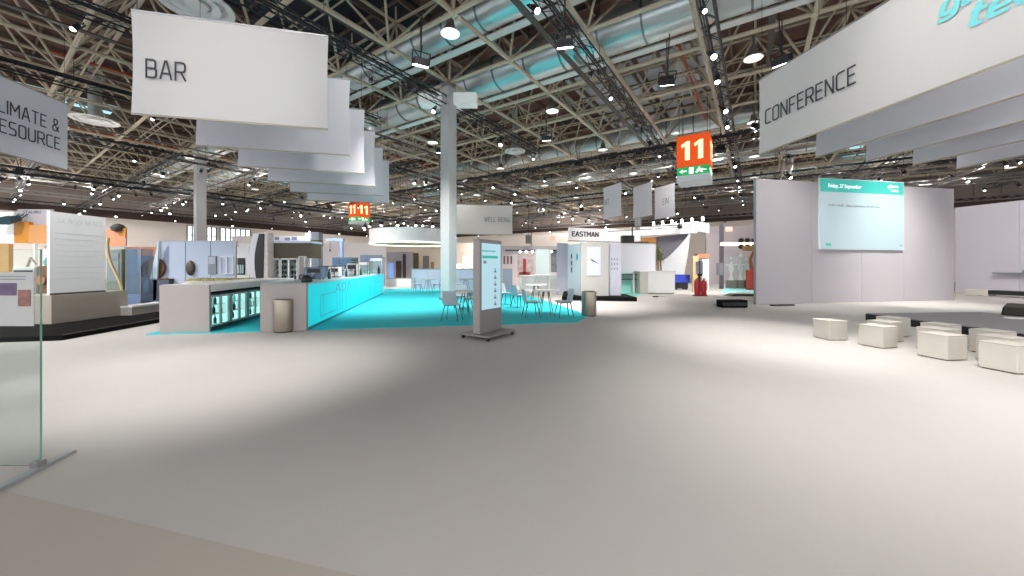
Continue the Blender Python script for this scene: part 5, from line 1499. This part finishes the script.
# white fascia booth with dark sail and tulle
Y = 32.0
A_ = Vector((gp(569.5, Y), Y, 0)); B_ = Vector((gp(612, 33.5), 33.5, 0))
t = thing('fascia_booth', 'long white hanging fascia with dark capital lettering above the grey panel group', 'booth sign', A_, math.atan2((B_ - A_).y, (B_ - A_).x))
L = (B_ - A_).length + 3.2
m = MB(); m.box(0, L, 0, .25, 3.75, 4.88); m.build('fascia', mat('fascia_white_glow', '#f4f2f2', .6, emit=.15), t)  # weak emission stands in for lamp light on the fascia
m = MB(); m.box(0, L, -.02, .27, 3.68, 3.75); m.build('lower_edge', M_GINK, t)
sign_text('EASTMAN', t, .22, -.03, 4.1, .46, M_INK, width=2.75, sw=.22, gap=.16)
m = MB()
for x_ in (.3, L / 2, L - .3): m.tube((x_, .12, 4.88), (x_, .12, ROOF), .015, 4)
m.build('hanging_wire', M_BLACK, t)
Y = 30.0; A_ = Vector((gp(640, Y), Y, 0)); B_ = Vector((gp(695, 26.5), 26.5, 0)); dv = B_ - A_
t = thing('fascia_booth', 'bright white angled fascia booth with a grey sail left of the lilac wall', 'booth', A_, math.atan2(dv.y, dv.x)); L = dv.length
m = MB(); m.vprism([(0, gz(235.5, 30)), (L, gz(231.5, 26.5) - .1), (L, gz(221.5, 26.5)), (0, gz(227, 30))], 0, .3); m.build('fascia', mat('fascia_white_glow', '#f4f2f2', .6, emit=.15), t)  # same emission in place of lamp light on the angled fascia
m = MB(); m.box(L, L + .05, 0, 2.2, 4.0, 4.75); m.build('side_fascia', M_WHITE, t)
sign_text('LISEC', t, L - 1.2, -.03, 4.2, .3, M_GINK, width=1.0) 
m = MB(); m.vprism([(.2, 3.8), (L - .6, 3.95), (L - 1.0, 3.4), (L * .62, 2.5), (L * .33, 1.9), (.2, 1.85)], .5, .6); m.build('grey_sail', M_SAIL, t)
m = MB(); m.vprism([(-.1, 2.9), (1.2, 2.9), (1.2, 3.8), (-.1, 3.8)], .3, .4); m.build('amber_panel', mat('amber_wood', '#c58443', .5), t)
pts = [(1.6, .1), (2.0, 1.9)] + [(2.0 + (L - 2.3) * u, 1.9 + 2.0 * u ** 1.25) for u in [i / 8 for i in range(1, 9)]] + [(L - .5, 2.2), (L - .9, .1)]
m = MB(); m.vprism(pts, -.1, -.06); m.build('white_tulle', M_TULLE, t)
m = MB()
for k in range(6): m.tube((1.4 + k * .75, -.3, 4.7), (1.4 + k * .75, -.35, 4.95), .08, 6)
m.build('fascia_lamp', M_LAMP, t)
t = thing('camera_crane', 'thin black boom with a dark head in front of the white fascia', 'boom', (gp(608, 27), 27, 0), 0)
m = MB(); m.tube((0, 0, 4.35), (5.2, 0, 4.5), .035, 6); m.tube((0, 0, 4.05), (5.2, 0, 4.35), .025, 6); m.build('boom', M_STEELD, t)
m = MB(); m.ball((5.3, 0, 4.45), .2, 8); m.build('head', M_BLACK, t)
m = MB(); m.tube((1.8, 0, 0), (1.8, 0, 4.4), .06, 8); m.build('post', M_STEELD, t)
m = MB(); m.bbox(1.0, 1.9, -.2, .3, 3.15, 3.75, .05); m.bbox(1.9, 3.0, -.1, .3, 2.9, 3.3, .03); m.build('counterweight', M_BLACK, t)
m = MB(); m.box(1.4, 2.2, -.4, .4, 0, .08); m.build('base', M_STEELD, t)

# far right gap: post, light bar with black lamps, figures of glass
Y = 24.0
t = thing('light_bar', 'horizontal warm light bar with six black lamp heads on a dark post', 'light bar', (gp(721.5, Y), Y, 0), 0)
m = MB(); m.bbox(-.1, .1, -.1, .1, 0, gz(224, Y), .01); m.build('post', mat('post_grey', '#5d5a63', .5), t)
m = MB(); m.box(-.1, 2.5, -.15, .0, gz(245.8, Y), gz(242.5, Y)); m.build('bar', M_WARM, t)
for k in range(6):
    m = MB(); m.ball((1.15 + (k % 3) * .42, -.22, gz(240.5 if k < 3 else 246.8, Y)), .17, 8, .9); m.build('lamp_head', M_BLACK, t)
m = MB(); m.box(-.25, .0, -.2, .2, .9, 1.7); m.build('post_box', M_GINK, t)
t = thing('far_booth_wall', 'greyish booth wall behind the warm light bar', 'booth wall', (gp(706, 30), 30, 0), 0)
m = MB(); m.box(0, gp(790, 30) - gp(706, 30), 0, .15, 0, gz(226.5, 30)); m.build('panel', mat('booth_rose_grey', '#b7abb0', .7), t)
m = MB(); m.box(1.6, 2.15, -.05, 0, gz(231.5, 30), gz(226.8, 30)); m.build('lit_sign', mat('pink_lit', '#f2c9b8'), t)
for k, (p_, h_, lab) in enumerate(((731, 1.8, 'clear glass figure on the left under the warm light bar'), (740, 2.0, 'clear glass figure in the middle under the warm light bar'), (746, 1.7, 'clear glass figure at right under the warm light bar'))):
    t = thing('glass_figure', lab, 'glass figure', (gp(p_, 24.5), 24.5, 0), 0)
    m = MB(); m.lathe([(.16, .55), (.1, .75), (.07, 1.0), (.17, 1.3), (.06, h_), (.15, h_ + .15), (.02, h_ + .35)], 12); m.build('figure', mat('pale_glass', '#cfe0df', .15), t)
    m = MB(); m.tube((-.35, 0, 1.55), (.35, 0, 1.6), .04, 6); m.build('cross_arm', mat('pale_glass', '#cfe0df'), t)
    m = MB(); m.box(-.25, .25, -.2, .2, 0, .55); m.build('base', M_LAMPH, t)
t = thing('robot_arm', 'orange red robot arm at the left edge of the lilac presentation wall', 'robot arm', (gp(752.5, 23), 23, 0), 0)
m = MB(); m.bbox(-.3, .25, -.25, .25, 0, 1.25, .05); m.build('base', mat('red_orange', '#b8432f', .5), t)
m = MB(); m.tube((0, 0, 1.2), (-.15, 0, 1.9), .12, 10, .09); m.tube((-.15, 0, 1.9), (.15, 0, 2.6), .09, 10, .07); m.build('arm', mat('rust', '#9b5a3c', .5), t)
m = MB(); m.bbox(-.55, -.0, -.2, .2, 2.45, 2.75, .05); m.build('head', M_TAN, t)
m = MB(); m.prism([(gp(707, 22), 20.5), (gp(748, 22), 20.5), (gp(752, 30), 29.5), (gp(722, 30), 29.5)], 0, .014)
tag(m.build('carpet', mat('pale_teal_carpet', '#9adfe0', .7)), 'pale teal carpet patch in front of the glass figures', 'carpet')
t = thing('floor_ramp', 'long flat dark ramp on the floor beyond the low dark box', 'ramp', (gp(729, 17.8), 17.8, 0), 0)
m = MB(); m.vprism([(0, .02), (1.3, .02), (1.3, .12), (.3, .14)], 0, .5); m.build('slope', M_STEELD, t)
m = MB(); m.box(-.4, 1.4, -.05, .55, 0, .02); m.build('floor_plate', M_WHITE, t)
t = thing('small_cable_block', 'tiny dark cable block on the floor before the white counter', 'cable block', (gp(655, 17.6), 17.6, 0), 0)
m = MB(); m.bbox(-.1, .15, -.06, .06, 0, .05, .01); m.build('block', M_BLACK, t)
m = MB(); m.tube((.15, 0, .02), (.5, .1, .01), .01, 4); m.build('lead', M_BLACK, t)
t = thing('small_cable_block', 'tiny dark cable block on the floor beside the low dark box', 'cable block', (gp(722, 15.2), 14.6, 0), 0)
m = MB(); m.bbox(-.1, .1, -.06, .06, 0, .08, .01); m.build('block', M_BLACK, t)
m = MB(); m.path([(-.1, 0, .01), (-.5, -.3, .01), (-.9, -.4, .01)], .012, 4); m.build('lead', M_GINK, t)
